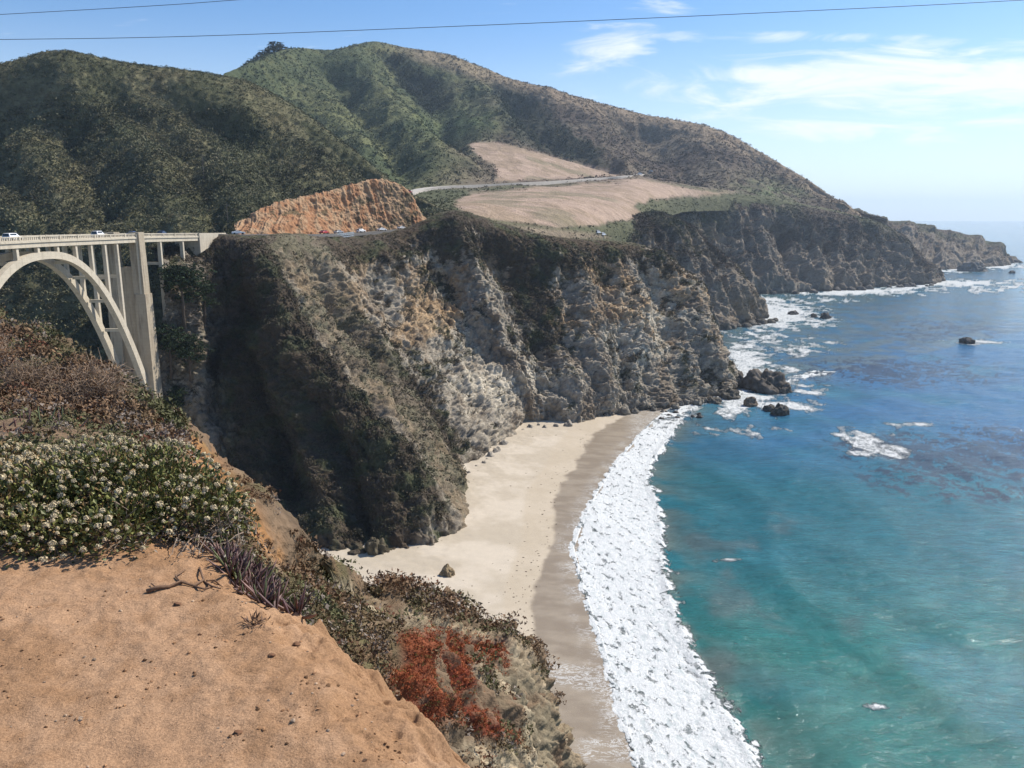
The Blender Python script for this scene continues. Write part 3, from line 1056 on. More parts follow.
fe = sstep(v_, 0.1, 0.25) * (1 - 0.7 * sstep(v_, 0.75, 0.95)) * (1 - 0.6 * sstep(U, 370, 400))
PC2 = PC + NC * (fe * 0.75 * (flute - 0.5) + 0.8 * fbm(PC, 9, 4) + 0.5 * fbm(PC, 2, 3))[..., None]
n1 = fbm(PC2, 6, 4, 0.6, 2)
cc_ = mixcol((0.32, 0.165, 0.085), (0.36, 0.235, 0.14), sstep(n1 + 0.3 * sstep(U, 290, 390) + 0.4 * flute - 0.4, -0.3, 0.6))
cc_ = mixcol(cc_, (0.10, 0.08, 0.045), sstep(fbm(PC2, 5, 4, 0.65, 14) + 0.55 * np.exp(-((U - 398) / 24) ** 2) * sstep(v_, .15, .4), 0.42, 0.7) * 0.8)
cc_ = mixcol(cc_, (0.05, 0.055, 0.03), (1 - sstep(v_, 0.08, 0.13)))
mesh_np('road_cut', PC2, grid_faces(*PC2.shape[:2]), ground_mat('orange_earth', 1.0, bump=0.4, contrast=0.3), col=cc_)['kind'] = 'structure'

# coast road along the headland top (behind the rim)
rp = [(196, 233.6, 284), (212, 234, 287), (240, 235.3, 291), (270, 235.0, 299), (300, 235.0, 312), (335, 234.4, 337), (370, 232.5, 358), (405, 229.5, 376), (430, 227, 384), (452, 225, 394)]
road_strip('road', [(a, b) for a, b, c in rp], 8.5, 0.25, M_asphalt, [c for a, b, c in rp])

# ================================================================== FOREGROUND SLOPE
S_ = [(-170, 258, 75), (-80, 290, 68), (0, 326, 60), (60, 364, 46), (130, 408, 33), (190, 441, 21), (235, 492, 13), (270, 532, 12), (332, 574, 15), (365, 588, 18), (420, 612, 24.5), (463, 634, 30), (502, 658, 32), (523, 692, 31), (542, 732, 29), (558, 780, 26), (575, 860, 23)]
M_ = [(-170, 340, 42), (-80, 360, 38), (0, 384, 34), (60, 412, 25), (130, 440, 16), (190, 474, 11.5), (228, 520, 8.5), (262, 562, 8.8), (322, 602, 11.2), (352, 622, 13), (400, 650, 16), (450, 678, 18.5), (492, 704, 20), (515, 735, 20), (525, 775, 19), (530, 830, 17), (535, 900, 15)]
N_ = [(-170, 430, 13), (-80, 438, 12), (0, 446, 10), (60, 458, 8.4), (130, 488, 7), (190, 525, 6), (225, 560, 5.6), (258, 600, 5.6), (302, 642, 6.0), (335, 664, 6.5), (366, 695, 8), (405, 735, 9.5), (440, 768, 10.5), (460, 810, 10.5), (465, 860, 10), (468, 900, 9), (470, 960, 8)]
K_ = [(-170, 520, 6), (-80, 520, 6), (0, 525, 5.6), (60, 532, 5.2), (130, 560, 4.6), (190, 590, 4.4), (225, 620, 4.2), (250, 650, 4.0), (285, 690, 4.0), (310, 720, 4.4), (340, 760, 4.9), (370, 820, 5.2), (390, 880, 5.2), (400, 930, 5), (405, 960, 4.8), (410, 1000, 4.6), (415, 1040, 4.4)]
rws = [[] for _ in range(7)]
for i in range(len(S_)):
    s_ = np.array(W(*S_[i]))
    far = sstep(np.array(S_[i][0]), 150, 400)
    drop = max(s_[2] - 55, 8)
    rws[0].append((s_[0] * 1.02 + 4, s_[1] + 34, -3.0))
    rws[1].append((s_[0] * 1.0 + 2, s_[1] + 14, s_[2] * 0.45))
    rws[2].append((s_[0] + 0.3, s_[1] + 2.2, s_[2] - 1.6))
    rws[3].append(tuple(s_))
    rws[4].append(W(*M_[i]))
    rws[5].append(W(*N_[i]))
    k_ = W(*K_[i])
    rws[6].append((k_[0], k_[1], min(k_[2], CAMZ - 1.9)))
us = [0]
for a_, b_ in zip(S_[:-1], S_[1:]):
    us.append(us[-1] + max(math.hypot(b_[0] - a_[0], b_[1] - a_[1]), 30))
PA, uq, vq = loft(rws, us, [0, 14, 24, 34, 110, 200, 240], 820, 560)
NA = normals(PA)
if NA[400, 400, 2] < 0:
    NA = -NA
U = np.broadcast_to(uq[None, :], PA.shape[:2])
Vv = np.broadcast_to(vq[:, None], PA.shape[:2])
sc_ = np.clip(PA[..., 1] / 22.0, 0.25, 2.2)
ux = np.array(us)
u_rock = ux[9]
rocky = sstep(U, ux[8], ux[10])
disp = sc_ * (0.55 * fbm(PA, 5, 4, 0.55, 3) + 0.16 * fbm(PA, 1.1, 3, 0.6, 9)) + rocky * (0.75 * (ridged(PA, 3.0, 5, 0.6, 2, 1, 1, 0.45) - 0.8))
roughr = np.exp(-(seg_dist(*to_px(PA), [(300, 565), (350, 600), (420, 620), (515, 665), (550, 730), (565, 790)]) / 34) ** 2)
disp += roughr * sc_ * 0.22 * (ridged(PA, 1.3, 5, 0.62, 5, 1, 1, 0.6) - 0.7)
disp *= 1 - 0.85 * np.exp(-((to_px(PA)[0] - 318) / 48) ** 2) * (1 - sstep(Vv, 150, 190))
disp += sc_ * sstep(PA[..., 1], 6, 10) * (0.10 * ridged(PA, 0.9, 4, 0.6, 51) - 0.07 + 0.05 * fbm(PA, 0.3, 2, 0.6, 53))
disp *= sstep(Vv, 2, 20)
disp *= 1 - 0.6 * sstep(Vv, 200, 240)
PA2 = PA + NA * disp[..., None]
pxa, pya = to_px(PA2)
a1 = fbm(PA2, 6, 4, 0.6, 3)
a2 = fbm(PA2, 1.5, 4, 0.6, 17)
a3 = fbm(PA2, 3, 3, 0.5, 27)
colA = mixcol((0.16, 0.11, 0.07), (0.27, 0.165, 0.085), sstep(a1 + a2, -0.3, 0.6))
vegA = sstep(a1 * 0.5 + a2 * 0.6 + 0.25, 0.0, 0.4)
colA = mixcol(colA, mixcol((0.085, 0.062, 0.045), (0.07, 0.075, 0.035), sstep(a3, 0, 0.6)), vegA * 0.8)
edge_o = np.exp(-((seg_dist(pxa, pya, [(190, 446), (228, 490), (252, 525), (272, 555)])) / 12) ** 2)
colA = mixcol(colA, (0.30, 0.155, 0.065), np.clip(edge_o * 1.4, 0, 1) * sstep(a2, -0.9, -0.1))
pale_r = np.clip(np.exp(-(seg_dist(pxa, pya, [(508, 665), (545, 720), (560, 790)]) / 30) ** 2)+ 0.5 * np.exp(-(seg_dist(pxa, pya, [(312, 560), (335, 588)]) / 8) ** 2)
                 + 0.8 * np.exp(-(seg_dist(pxa, pya, [(345, 592), (400, 615), (480, 640)]) / 12) ** 2) + 0.8 * np.exp(-(seg_dist(pxa, pya, [(470, 750), (520, 775)]) / 16) ** 2), 0, 1)
colA = mixcol(colA, mixcol((0.20, 0.165, 0.11), (0.42, 0.34, 0.23), sstep(a2 + a1, -0.4, 0.5)), pale_r * sstep(a2, -0.6, 0.0))
redm = soft_in(pxa + 8 * a2, pya + 8 * a2, [(400, 632), (440, 632), (470, 640), (505, 645), (508, 668), (480, 660), (470, 690), (505, 720), (520, 740), (480, 735), (450, 715), (430, 735), (400, 700), (380, 680), (405, 665)], 8)
redm = np.clip(redm + 0.9 * soft_in(pxa + 8 * a2, pya, [(360, 400), (395, 420), (440, 450)], 2), 0, 1)
colA = mixcol(colA, mixcol((0.16, 0.035, 0.02), (0.24, 0.07, 0.03), sstep(a2, -0.2, 0.4)), redm * sstep(a2 + a1, -0.6, 0.0) * 0.85)
back = 1 - sstep(Vv, 14, 24)
colA = mixcol(colA, mixcol((0.20, 0.16, 0.11), (0.34, 0.28, 0.19), sstep(a1 + a2, -0.2, 0.5)), back)
bluff = mesh_np('bluff', PA2, grid_faces(*PA2.shape[:2]), ground_mat('bluff_soil', 0.6, bump=0.12, contrast=0.4), col=colA)
bluff['kind'] = 'structure'

# dirt ledge the camera stands on
edge_px = [(-300, 470, 0), (-120, 478, 0), (0, 480, 0), (120, 500, 0), (195, 540, 0), (232, 580, 0), (262, 604, 0), (292, 618, 0), (345, 655, 0), (368, 690, 0), (420, 738, 0), (462, 770, 0), (500, 850, 0), (560, 1000, 0)]
E_ = np.array([WZ(a, b, CAMZ - 1.6)[:2] for a, b, _ in edge_px])
gx, gy = np.meshgrid(np.linspace(-6.5, 1.2, 900), np.linspace(0.2, 7.5, 850))


def pl_sdist(x, y, E):
    d = np.full(x.shape, 1e9)
    sg = np.zeros(x.shape)
    for (x0, y0), (x1, y1_) in zip(E[:-1], E[1:]):
        dx, dy = x1 - x0, y1_ - y0
        t = np.clip(((x - x0) * dx + (y - y0) * dy) / (dx * dx + dy * dy), 0, 1)
        dd = np.hypot(x - x0 - t * dx, y - y0 - t * dy)
        cr = (dx * (y - y0) - dy * (x - x0))
        sg = np.where(dd < d, np.sign(cr), sg)
        d = np.minimum(d, dd)
    return d * sg          # positive beyond (left of the running direction = away from the camera)


sd = pl_sdist(gx, gy, E_)
P0 = np.stack([gx, gy, 0 * gx], -1)
wobn = 0.09 * fbm(P0, 0.5, 4, 0.6, 2) + 0.035 * fbm(P0, 0.1, 3, 0.6, 12)
sdw = sd + wobn
gz = CAMZ - 1.6 + 0.020 * fbm(P0, 1.2, 3, 0.45, 5) + 0.006 * fbm(P0, 0.16, 3, 0.6, 7) + 0.004 * fbm(P0, 0.04, 2, 0.6, 9)
gz += 0.10 * sstep(gy, 2.6, 4.4) * sstep(-gx, 0.8, 2.2)
foot = 0.02 * ridged(P0, 0.35, 2, 0.5, 13)
gz += foot * 0.5 + 0.004 * ridged(P0, 0.10, 3, 0.6, 19) * sstep(fbm(P0, 0.7, 2, 0.5, 23), -0.1, 0.3)
gz -= np.where(sdw > 0, 0.9 * sdw + 1.2 * sdw ** 2, 0) + 0.05 * sstep(sdw, -0.15, 0.0)
PL = np.stack([gx, gy, gz], -1)
l1 = fbm(P0, 0.8, 4, 0.6, 31)
l2 = fbm(P0, 0.12, 3, 0.6, 37)
colL = mixcol((0.31, 0.180, 0.098), (0.39, 0.240, 0.142), sstep(l1 + 0.5 * l2, -0.5, 0.6))
colL = mixcol(colL, (0.33, 0.17, 0.08), sstep(l1 - 0.7 * l2, 0.3, 0.9) * 0.12)
keep = sdw < 1.4
f = grid_faces(*gx.shape)
kf = keep.ravel()[f].all(1)
ml, nt, p = new_mat('sandy_dirt')
b = NB(nt)
v = b.coord()
n1 = b.noise(9, 8, 0.7, v)
n2 = b.noise(110, 5, 0.75, v)
vo = b.vor(55, v)
k = b.rng(b.math('ADD', b.math('MULTIPLY', n1, 0.2), b.math('MULTIPLY', n2, 0.8)), 0.34, 0.66, 0.62, 1.38)
cc = b.n('ShaderNodeCombineColor')
for i in range(3):
    b.lk(k, cc.inputs[i])
c_ = b.mix(1.0, b.attr('tint').outputs['Color'], cc.outputs[0], 'MULTIPLY')
# scattered dark crumbs of soil
n3 = b.noise(6, 4, 0.6, v)
v3 = b.vor(38, v)
crumb = b.math('MULTIPLY', b.rng(v3, 0.10, 0.16, 1, 0), b.rng(n3, 0.52, 0.62, 0, 1), clamp=True)
c_ = b.mix(b.math('MULTIPLY', crumb, 0.7), c_, (0.16, 0.07, 0.03))
b.lk(c_, p.inputs['Base Color'])
p.inputs['Roughness'].default_value = 1.0
p.inputs['Specular IOR Level'].default_value = 0.1
h = b.math('ADD', b.math('MULTIPLY', n1, 0.007), b.math('MULTIPLY', n2, 0.007))
b.lk(b.bump(h, 1.0), p.inputs['Normal'])
mesh_np('ground', PL, f[kf], ml, col=colL)['kind'] = 'structure'


def ledge_z(x, y):
    i = int(np.clip(round((y - 0.2) / 7.3 * 849), 0, 849))
    j = int(np.clip(round((x + 6.5) / 7.7 * 899), 0, 899))
    return gz[i, j]
# ================================================================== BEACH AND SEA
# photo positions of the shoreline (left edge of the wash) and of the outer edge of the breaking wave
wl = [(700, 400), (672, 408), (655, 420), (632, 445), (612, 470), (598, 492), (584, 520), (574, 548), (582, 580), (592, 612), (604, 645), (614, 680), (626, 720), (640, 768), (665, 840)]
wr = [(706, 403), (692, 413), (682, 428), (668, 447), (656, 464), (653, 482), (664, 505), (668, 530), (670, 570), (682, 612), (702, 655), (728, 700), (752, 740), (768, 768), (800, 840)]
WL = np.array([WZ(a, b, 0.0)[:2] for a, b in wl])[::-1]
WR = np.array([WZ(a, b, 0.0)[:2] for a, b in wr])[::-1]
gx, gy = np.meshgrid(np.linspace(-130, 140, 620), np.linspace(60, 420, 620))


def sd2(x, y, E):      # positive to the left (inland)
    return pl_sdist(x, y, E)


E1 = np.concatenate([[WL[0] + (WL[0] - WL[1]) * 8], WL, [(200, 470)]])
s = sd2(gx, gy, E1)
P0 = np.stack([gx, gy, 0 * gx], -1)
sand_z = np.where(s > 0, 0.045 * s, 0.08 * s) + 0.08 * fbm(P0, 14, 4, 0.5, 3) * sstep(s, 2, 10)
sand_z = np.minimum(sand_z, 1.6 + 0.012 * s) + 0.12 * fbm(P0, 3, 3) * sstep(s, 24, 34)
pxs_, pys_ = to_px(np.stack([gx, gy, sand_z], -1))
wetl = [(640, 408), (620, 418), (596, 432), (585, 446), (572, 470), (556, 492), (553, 512), (552, 540), (540, 570), (533, 600), (537, 625), (528, 650), (515, 665), (500, 800)]
ws = np.interp(pys_, [b for a, b in wetl], [a for a, b in wetl])
wetm = sstep(pxs_ - ws + 7.0 * fbm(P0, 16, 5, 0.6, 2), -2.5, 2.5)
colS = mixcol((0.40, 0.34, 0.26), (0.48, 0.415, 0.33), sstep(fbm(P0, 18, 4, 0.6, 8), -0.4, 0.5))
colS = mixcol(colS, (0.41, 0.34, 0.25), sstep(pxs_ - ws, -34, -26) * 0.6)
wc = mixcol((0.22, 0.175, 0.125), (0.275, 0.225, 0.165), sstep(fbm(P0, 12, 4, 0.6, 18, 1, 2.5), -0.4, 0.5))
colS = mixcol(colS, wc, wetm)
st1 = sstep(np.abs(pys_ - (673 + 0.15 * (pxs_ - 560)) + 4 * fbm(P0, 4, 3)), 16, 8) * sstep(pxs_, 515, 545)
ms, nt, p = new_mat('beach_sand')
b = NB(nt)
v = b.coord()
at = b.attr('tint')
wa = b.attr('wet').outputs['Fac']
n1 = b.noise(0.6, 6, 0.65, v)
n2 = b.noise(4.0, 4, 0.6, v)
k = b.rng(b.math('ADD', b.math('MULTIPLY', n1, 0.6), b.math('MULTIPLY', n2, 0.4)), 0.3, 0.7, 0.92, 1.08)
cc = b.n('ShaderNodeCombineColor')
for i in range(3):
    b.lk(k, cc.inputs[i])
c_ = b.mix(1.0, at.outputs['Color'], cc.outputs[0], 'MULTIPLY')
# foam lace on the wet sand
vm = b.coord(0.35, 0.9, 1)
lace = b.noise(1.0, 8, 0.7, vm, 1.2)
lw = b.math('MULTIPLY', b.rng(b.math('ABSOLUTE', b.math('SUBTRACT', lace, 0.5)), 0.0, 0.035, 1, 0), b.attr('lace').outputs['Fac'], clamp=True)
c_ = b.mix(lw, c_, (0.60, 0.60, 0.58))
b.lk(c_, p.inputs['Base Color'])
b.lk(b.rng(wa, 0, 1, 0.95, 0.42), p.inputs['Roughness'])
p.inputs['Specular IOR Level'].default_value = 0.3
b.lk(b.bump(n2, 0.05), p.inputs['Normal'])
lace_m = np.clip(st1 * 1.0 + 1.0 * sstep(s, 7.0, 1.0) * sstep(fbm(P0, 7, 3, 0.5, 55), -0.4, 0.2) * wetm
                 + 0.9 * sstep(pys_, 735, 742) * (1 - sstep(pys_, 756, 766)) * sstep(pxs_, 570, 590) * wetm + sstep(pxs_, 620, 640) * (1 - sstep(pys_, 420, 470)) * 0.8, 0, 1)
sh = np.stack([gx, gy, sand_z], -1)
mesh_np('beach', sh, grid_faces(*gx.shape), ms, col=colS, attrs={'wet': wetm, 'lace': lace_m})['kind'] = 'structure'

# ---- sea: one sheet out to the horizon, fine where the photo looks
az = np.concatenate([np.linspace(-95, -9, 50)[:-1], np.linspace(-9, 36, 1000), np.linspace(36, 110, 40)[1:]])
inv = np.linspace(1 / 85.0, 1 / 900.0, 760)
rr = np.concatenate([1 / inv, 900 * (16000 / 900.0) ** (np.linspace(0, 1, 170)[1:])])
A, Rr = np.meshgrid(np.radians(az), rr)
sx, sy = Rr * np.sin(A), Rr * np.cos(A)
P0 = np.stack([sx, sy, 0 * sx], -1)
pxw, pyw = to_px(P0)
near = 1 - sstep(Rr, 300, 900)
# swell, roughly parallel to the shore
dn = sx * 0.86 + sy * 0.30
ph = dn / 13.0 + 0.9 * fbm(P0, 60, 2, 0.5, 5)
swell = (0.34 * np.sin(ph * 2 * np.pi * 0.5) + 0.18 * fbm(P0, 9, 3, 0.5, 6)) * near + 0.35 * fbm(P0, 40, 2, 0.5, 7) * (1 - near)
# a rising wave further out (photo 760-800, 470-560)
wv = [(800, 470), (780, 495), (765, 520), (772, 560), (800, 600), (850, 640), (900, 680)]
WV = np.array([WZ(a, b_, 0.0)[:2] for a, b_ in wv])
dw = seg_dist(sx, sy, [tuple(q) for q in WV])
dws = pl_sdist(sx, sy, WV)
swell += 0.32 * np.exp(-(dws / 3.2) ** 2) * np.exp(-(dw / 9.0) ** 2) * (0.8 + 0.5 * fbm(P0, 20, 2))
E2 = np.concatenate([[WR[0] + (WR[0] - WR[1]) * 8], WR, [(220, 470)]])
sL = sd2(sx, sy, E1)      # >0 inland of the waterline
sR = sd2(sx, sy, E2)      # >0 inland of the outer foam edge
nf = fbm(P0, 6, 4, 0.6, 12)
nff = fbm(P0, 1.6, 4, 0.62, 13)
inband = sstep(sR + 1.9 * nf + 1.5 * nff, -0.8, 2.2) * sstep(-sL + 1.6 * nf + 1.2 * nff, -3.0, -0.8)
upper = 1 - sstep(pyw, 408, 440)
streak = fbm(np.stack([sx * 0.86 + sy * 0.3, (sy * 0.86 - sx * 0.3) * 0.4, 0 * sx], -1), 1.5, 5, 0.66, 19)
inner = sstep(sL, -16, -2) * sstep(-dn * 0, -1, 1)      # thinner wash towards the sand
foam = inband * (1 - 0.6 * upper * sstep(nf, -0.1, 0.3)) * (Rr < 480)
foam = foam * (1 - 0.30 * sstep(streak, -0.1, 0.6) - 0.30 * inner * sstep(nff, -0.1, 0.4))
lump = 0.22 + 0.16 * fbm(P0, 3.0, 3, 0.5, 15) + 0.05 * ridged(P0, 1.2, 3, 0.6, 16) + 0.35 * np.exp(-((sR - 1.5) / 1.6) ** 2)
# patches of drifting foam: (px, py, rx, ry, amount)
pat = [(775, 315, 46, 17, 1.0), (815, 322, 30, 7, .7), (760, 335, 40, 12, .6), (748, 360, 30, 20, .95), (790, 350, 30, 5, .6), (745, 395, 38, 22, .9), (790, 405, 35, 7, .8), (800, 385, 30, 4, .5),
       (735, 412, 40, 9, .8), (865, 440, 28, 12, .8), (893, 450, 26, 8, .8), (846, 437, 18, 8, .7), (905, 425, 26, 3, .7), (870, 452, 20, 6, .7), (800, 345, 50, 12, .5), (775, 370, 35, 8, .5), (815, 392, 30, 5, .6), (740, 430, 50, 8, .5), (850, 291, 80, 5, 1.0), (905, 284, 50, 5, .8), (960, 283, 50, 4, .9), (950, 270, 46, 3, .8),
       (1000, 266, 30, 3, .9), (975, 342, 30, 3, .8), (905, 425, 12, 3, .5), (790, 462, 20, 2, .3), (880, 705, 14, 4, .55), (905, 716, 14, 3, .4), (730, 560, 26, 2, .5), (730, 646, 20, 3, .3), (1010, 285, 30, 6, .6),
       (985, 290, 50, 4, .5), (770, 300, 30, 6, .8), (700, 408, 20, 6, .7), (830, 300, 40, 3, .6)]
dfm = np.zeros_like(sx)
for cx, cy, rx, ry, am in pat:
    dfm = np.maximum(dfm, am * np.exp(-(((pxw - cx) / rx) ** 2 + ((pyw - cy) / ry) ** 2)))
kx = np.where(Rr > 0, np.clip(Rr / 250.0, 0.5, 6), 1)
st = np.stack([sx, sy * 0.8, 0 * sx], -1)
nn = fbm(st, 14, 6, 0.68, 41)
nr_ = ridged(st, 20, 5, 0.6, 43)
df = sstep(dfm * 1.35 + 0.55 * nn + 0.40 * (nr_ - 0.8) - 0.42, 0.0, 0.7) * sstep(dfm, 0.03, 0.2)
foam_all = np.clip(np.maximum(foam, df * 0.74), 0, 1)
zS = swell * (1 - foam * 0.7) + sstep(sR, -0.6, 2.5) * sstep(-sL, -2.0, 2.0) * (Rr < 480) * lump * (0.4 + 0.6 * sstep(sR, 14, 2)) + df * 0.05
# thin out near the waterline so that the sheet slides under the sand
zS = np.where(sL > 0, -0.2 + 0.2 * np.exp(-sL / 1.5) + foam * 0.25, zS)
# colours of the water body
shore = np.clip(-sR, 0, 400)
teal = np.array([0.013, 0.096, 0.116])
tealg = np.array([0.013, 0.112, 0.100])
blue = np.array([0.030, 0.108, 0.215])
sandy = np.array([0.11, 0.125, 0.10])
fB = sstep(480 - pyw + 40 * fbm(P0, 90, 3, 0.5, 61) + 0.10 * (pxw - 850) - 0 * pxw, -40, 90)
cw = mixcol(tealg, teal, sstep(600 - pyw, -80, 80))
cw = mixcol(cw, blue, fB)
cw = mixcol(cw, (0.055, 0.165, 0.25), sstep(350 - pyw + 30 * nn, 0, 50) * 0.7)
cw = mixcol(cw, (0.02, 0.12, 0.15), sstep(fbm(P0, 60, 3, 0.6, 67), 0.1, 0.6) * 0.5)
cw = mixcol(cw, sandy, np.exp(-shore / 7.0) * 0.75 * sstep(fbm(P0, 16, 3, 0.5, 63) + 0.35, -0.2, 0.6))
cw = mixcol(cw, (0.10, 0.28, 0.30), np.clip(dfm, 0, 1) * 0.45)
mud = sstep(fbm(np.stack([sx, sy * 0.8, 0 * sx], -1), 22, 4, 0.6, 71) + 0.8 * np.exp(-(((pxw - 720) / 45) ** 2 + ((pyw - 640) / 90) ** 2)) - 0.1, 0.3, 0.9)
mud = mud * (1 - sstep(pxw, 800, 930)) * sstep(pyw, 480, 540)
cw = mixcol(cw, (0.075, 0.085, 0.080), mud * 0.5)
kelp = np.exp(-(((pxw - 980) / 110) ** 2 + ((pyw - 462) / 34) ** 2)) + 0.7 * np.exp(-(((pxw - 900) / 120) ** 2 + ((pyw - 372) / 16) ** 2)) + 0.5 * np.exp(-(((pxw - 870) / 40) ** 2 + ((pyw - 450) / 10) ** 2)) \
    + 0.5 * np.exp(-(((pxw - 950) / 80) ** 2 + ((pyw - 330) / 14) ** 2))
kn = fbm(st, 5.5, 5, 0.75, 81)
kl = fbm(st, 32, 3, 0.6, 83)
km = sstep(kn + 0.6 * kl + 1.2 * kelp - 0.46, 0.0, 0.35)
cw = mixcol(cw, (0.026, 0.026, 0.038), km * 0.85 * sstep(kelp, 0.08, 0.35))
cw = cw * (1 + 0.12 * fbm(st, 18, 4, 0.6, 91))[..., None]

mw, nt, p = new_mat('sea_water')
b = NB(nt)
v = b.coord()
geo = b.attr('tint')
fo = b.attr('foam').outputs['Fac']
v1 = b.coord(0.45, 1.0, 1.0)
fn = b.noise(0.9, 8, 0.72, b.coord(1.0, 0.6, 1.0), 0.8)
fn2 = b.noise(3.5, 5, 0.7, v, 0.8)
ff = b.math('ADD', fo, b.math('MULTIPLY', b.math('SUBTRACT', b.math('ADD', b.math('MULTIPLY', fn, 0.6), b.math('MULTIPLY', fn2, 0.4)), 0.5), 1.5))
ffm = b.math('MULTIPLY', b.rng(ff, 0.26, 0.72, 0, 1), b.rng(fo, 0.02, 0.15, 0, 1), clamp=True)
r1 = b.noise(0.35, 6, 0.6, v1)
r2 = b.noise(1.8, 5, 0.65, v1, 0.3)
r3 = b.noise(0.03, 5, 0.6, v1)
dk = b.rng(b.math('ADD', b.math('MULTIPLY', r1, 0.6), b.math('MULTIPLY', r2, 0.4)), 0.3, 0.7, 0.66, 1.34)
cc = b.n('ShaderNodeCombineColor')
for i in range(3):
    b.lk(dk, cc.inputs[i])
cwn = b.mix(1.0, geo.outputs['Color'], cc.outputs[0], 'MULTIPLY')
fcol = b.mix(b.rng(fn2, 0.34, 0.60, 1, 0), (0.68, 0.68, 0.67), (0.45, 0.48, 0.48))
fcol = b.mix(b.rng(fn, 0.34, 0.50, 0.9, 0), fcol, (0.40, 0.45, 0.45))
c_ = b.mix(ffm, cwn, fcol)
b.lk(c_, p.inputs['Base Color'])
b.lk(b.rng(ffm, 0, 1, 0.10, 0.9), p.inputs['Roughness'])
p.inputs['IOR'].default_value = 1.33
p.inputs['Specular IOR Level'].default_value = 0.38
hh = b.math('ADD', b.math('MULTIPLY', r1, 0.42), b.math('ADD', b.math('MULTIPLY', r2, 0.20), b.math('MULTIPLY', r3, 2.0)))
hf = b.math('ADD', b.math('MULTIPLY', fn, 0.26), b.math('MULTIPLY', fn2, 0.08))
hm = b.n('ShaderNodeMix', data_type='FLOAT')
b.lk(ffm, hm.inputs[0])
b.lk(hh, hm.inputs[2])
b.lk(hf, hm.inputs[3])
b.lk(b.bump(hm.outputs[0], 1.0, 1.0), p.inputs['Normal'])
PS = np.stack([sx, sy, zS], -1)
fcs = grid_faces(*sx.shape)
fc_c = np.stack([sx, sy], -1).reshape(-1, 2)[fcs].mean(1)
# leave the sheet out well inland of the cliffs' feet (only a margin under the sand stays)
mesh_np('sea', PS, fcs, mw, col=np.clip(cw, 0.002, 1), attrs={'foam': foam_all})['kind'] = 'structure'

# sea floor / land base under everything so that nothing is open from the side
mb = MB()
mb.add([(-3000, -300, -9), (9000, -300, -9), (9000, 9000, -9), (-3000, 9000, -9)], [(0, 1, 2, 3)])
mb.build('sea_floor', simple_mat('sea_floor', (0.05, 0.06, 0.05), rough=1.0, cell=50))['kind'] = 'structure'

# ================================================================== HAZE
HAZE = 0.000085
mb = MB()
mb.box((0, 0, 190), (32600, 32600, 402))
hz = mb.build('haze', None) if False else None
me = bpy.data.meshes.new('haze')
me.from_pydata(mb.v, [], mb.f)
hz = bpy.data.objects.new('haze', me)
COL.objects.link(hz)
mh = bpy.data.materials.new('haze_air')
mh.use_nodes = True
nt = mh.node_tree
nt.nodes.clear()
o_ = nt.nodes.new('ShaderNodeOutputMaterial')
pv = nt.nodes.new('ShaderNodeVolumePrincipled')
pv.inputs['Color'].default_value = (0.66, 0.82, 1.0, 1)
pv.inputs['Density'].default_value = HAZE
pv.inputs['Anisotropy'].default_value = 0.35
nt.links.new(pv.outputs[0], o_.inputs['Volume'])
me.materials.append(mh)
hz['kind'] = 'stuff'
hz['label'] = 'thin pale sea haze filling the air along the coast'
hz['category'] = 'haze'
# ================================================================== BRIDGE
def xb(Y):
    return -108.6 + (Y - 188) * 0.045


def zr(Y):           # top of the railing
    return float(np.interp(Y, [100, 188, 235, 278, 300], [81.6, 81.5, 81.1, 80.3, 80.0]))


def concrete(name, base, stain=(0.16, 0.13, 0.10), streak=0.5):
    m, nt, p = new_mat(name)
    b = NB(nt)
    v = b.coord()
    n1 = b.noise(0.5, 6, 0.65, v)
    n2 = b.noise(1.0, 6, 0.7, b.coord(1.2, 1.2, 0.12))
    wv = b.n('ShaderNodeTexWave', wave_type='BANDS', bands_direction='Z')
    wv.inputs['Scale'].default_value = 0.32
    wv.inputs['Distortion'].default_value = 0.6
    b.lk(v, wv.inputs['Vector'])
    c = b.mix(b.rng(n1, 0.35, 0.7, 0, 0.5), base, tuple(q * 0.72 for q in base))
    c = b.mix(b.math('MULTIPLY', b.rng(n2, 0.5, 0.72, 0, 1), streak), c, stain)
    c = b.mix(b.math('MULTIPLY', b.rng(wv.outputs['Fac'], 0.9, 1.0, 0, 1), 0.12), c, stain)
    b.lk(c, p.inputs['Base Color'])
    p.inputs['Roughness'].default_value = 0.9
    b.lk(b.bump(n1, 0.15), p.inputs['Normal'])
    return m


M_con = concrete('weathered_concrete', (0.52, 0.46, 0.36), stain=(0.18, 0.145, 0.105))
M_con2 = concrete('stained_shaded_concrete', (0.38, 0.32, 0.235), stain=(0.13, 0.095, 0.065), streak=0.85)  # stained; base also darkened to paint in the pier's shaded face
bridge = empty('arch_bridge', (xb(212), 212, 35))
tag(bridge, 'tall pale concrete open-spandrel arch bridge crossing the dark canyon', 'bridge')
BO = Vector(bridge.location)


def bpart(mb, name, mat=M_con, parent=bridge, smooth=False):
    o = mb.build(name, mat, parent, smooth)
    o.data.transform(Matrix.Translation(-BO))
    o.data.update()
    return o


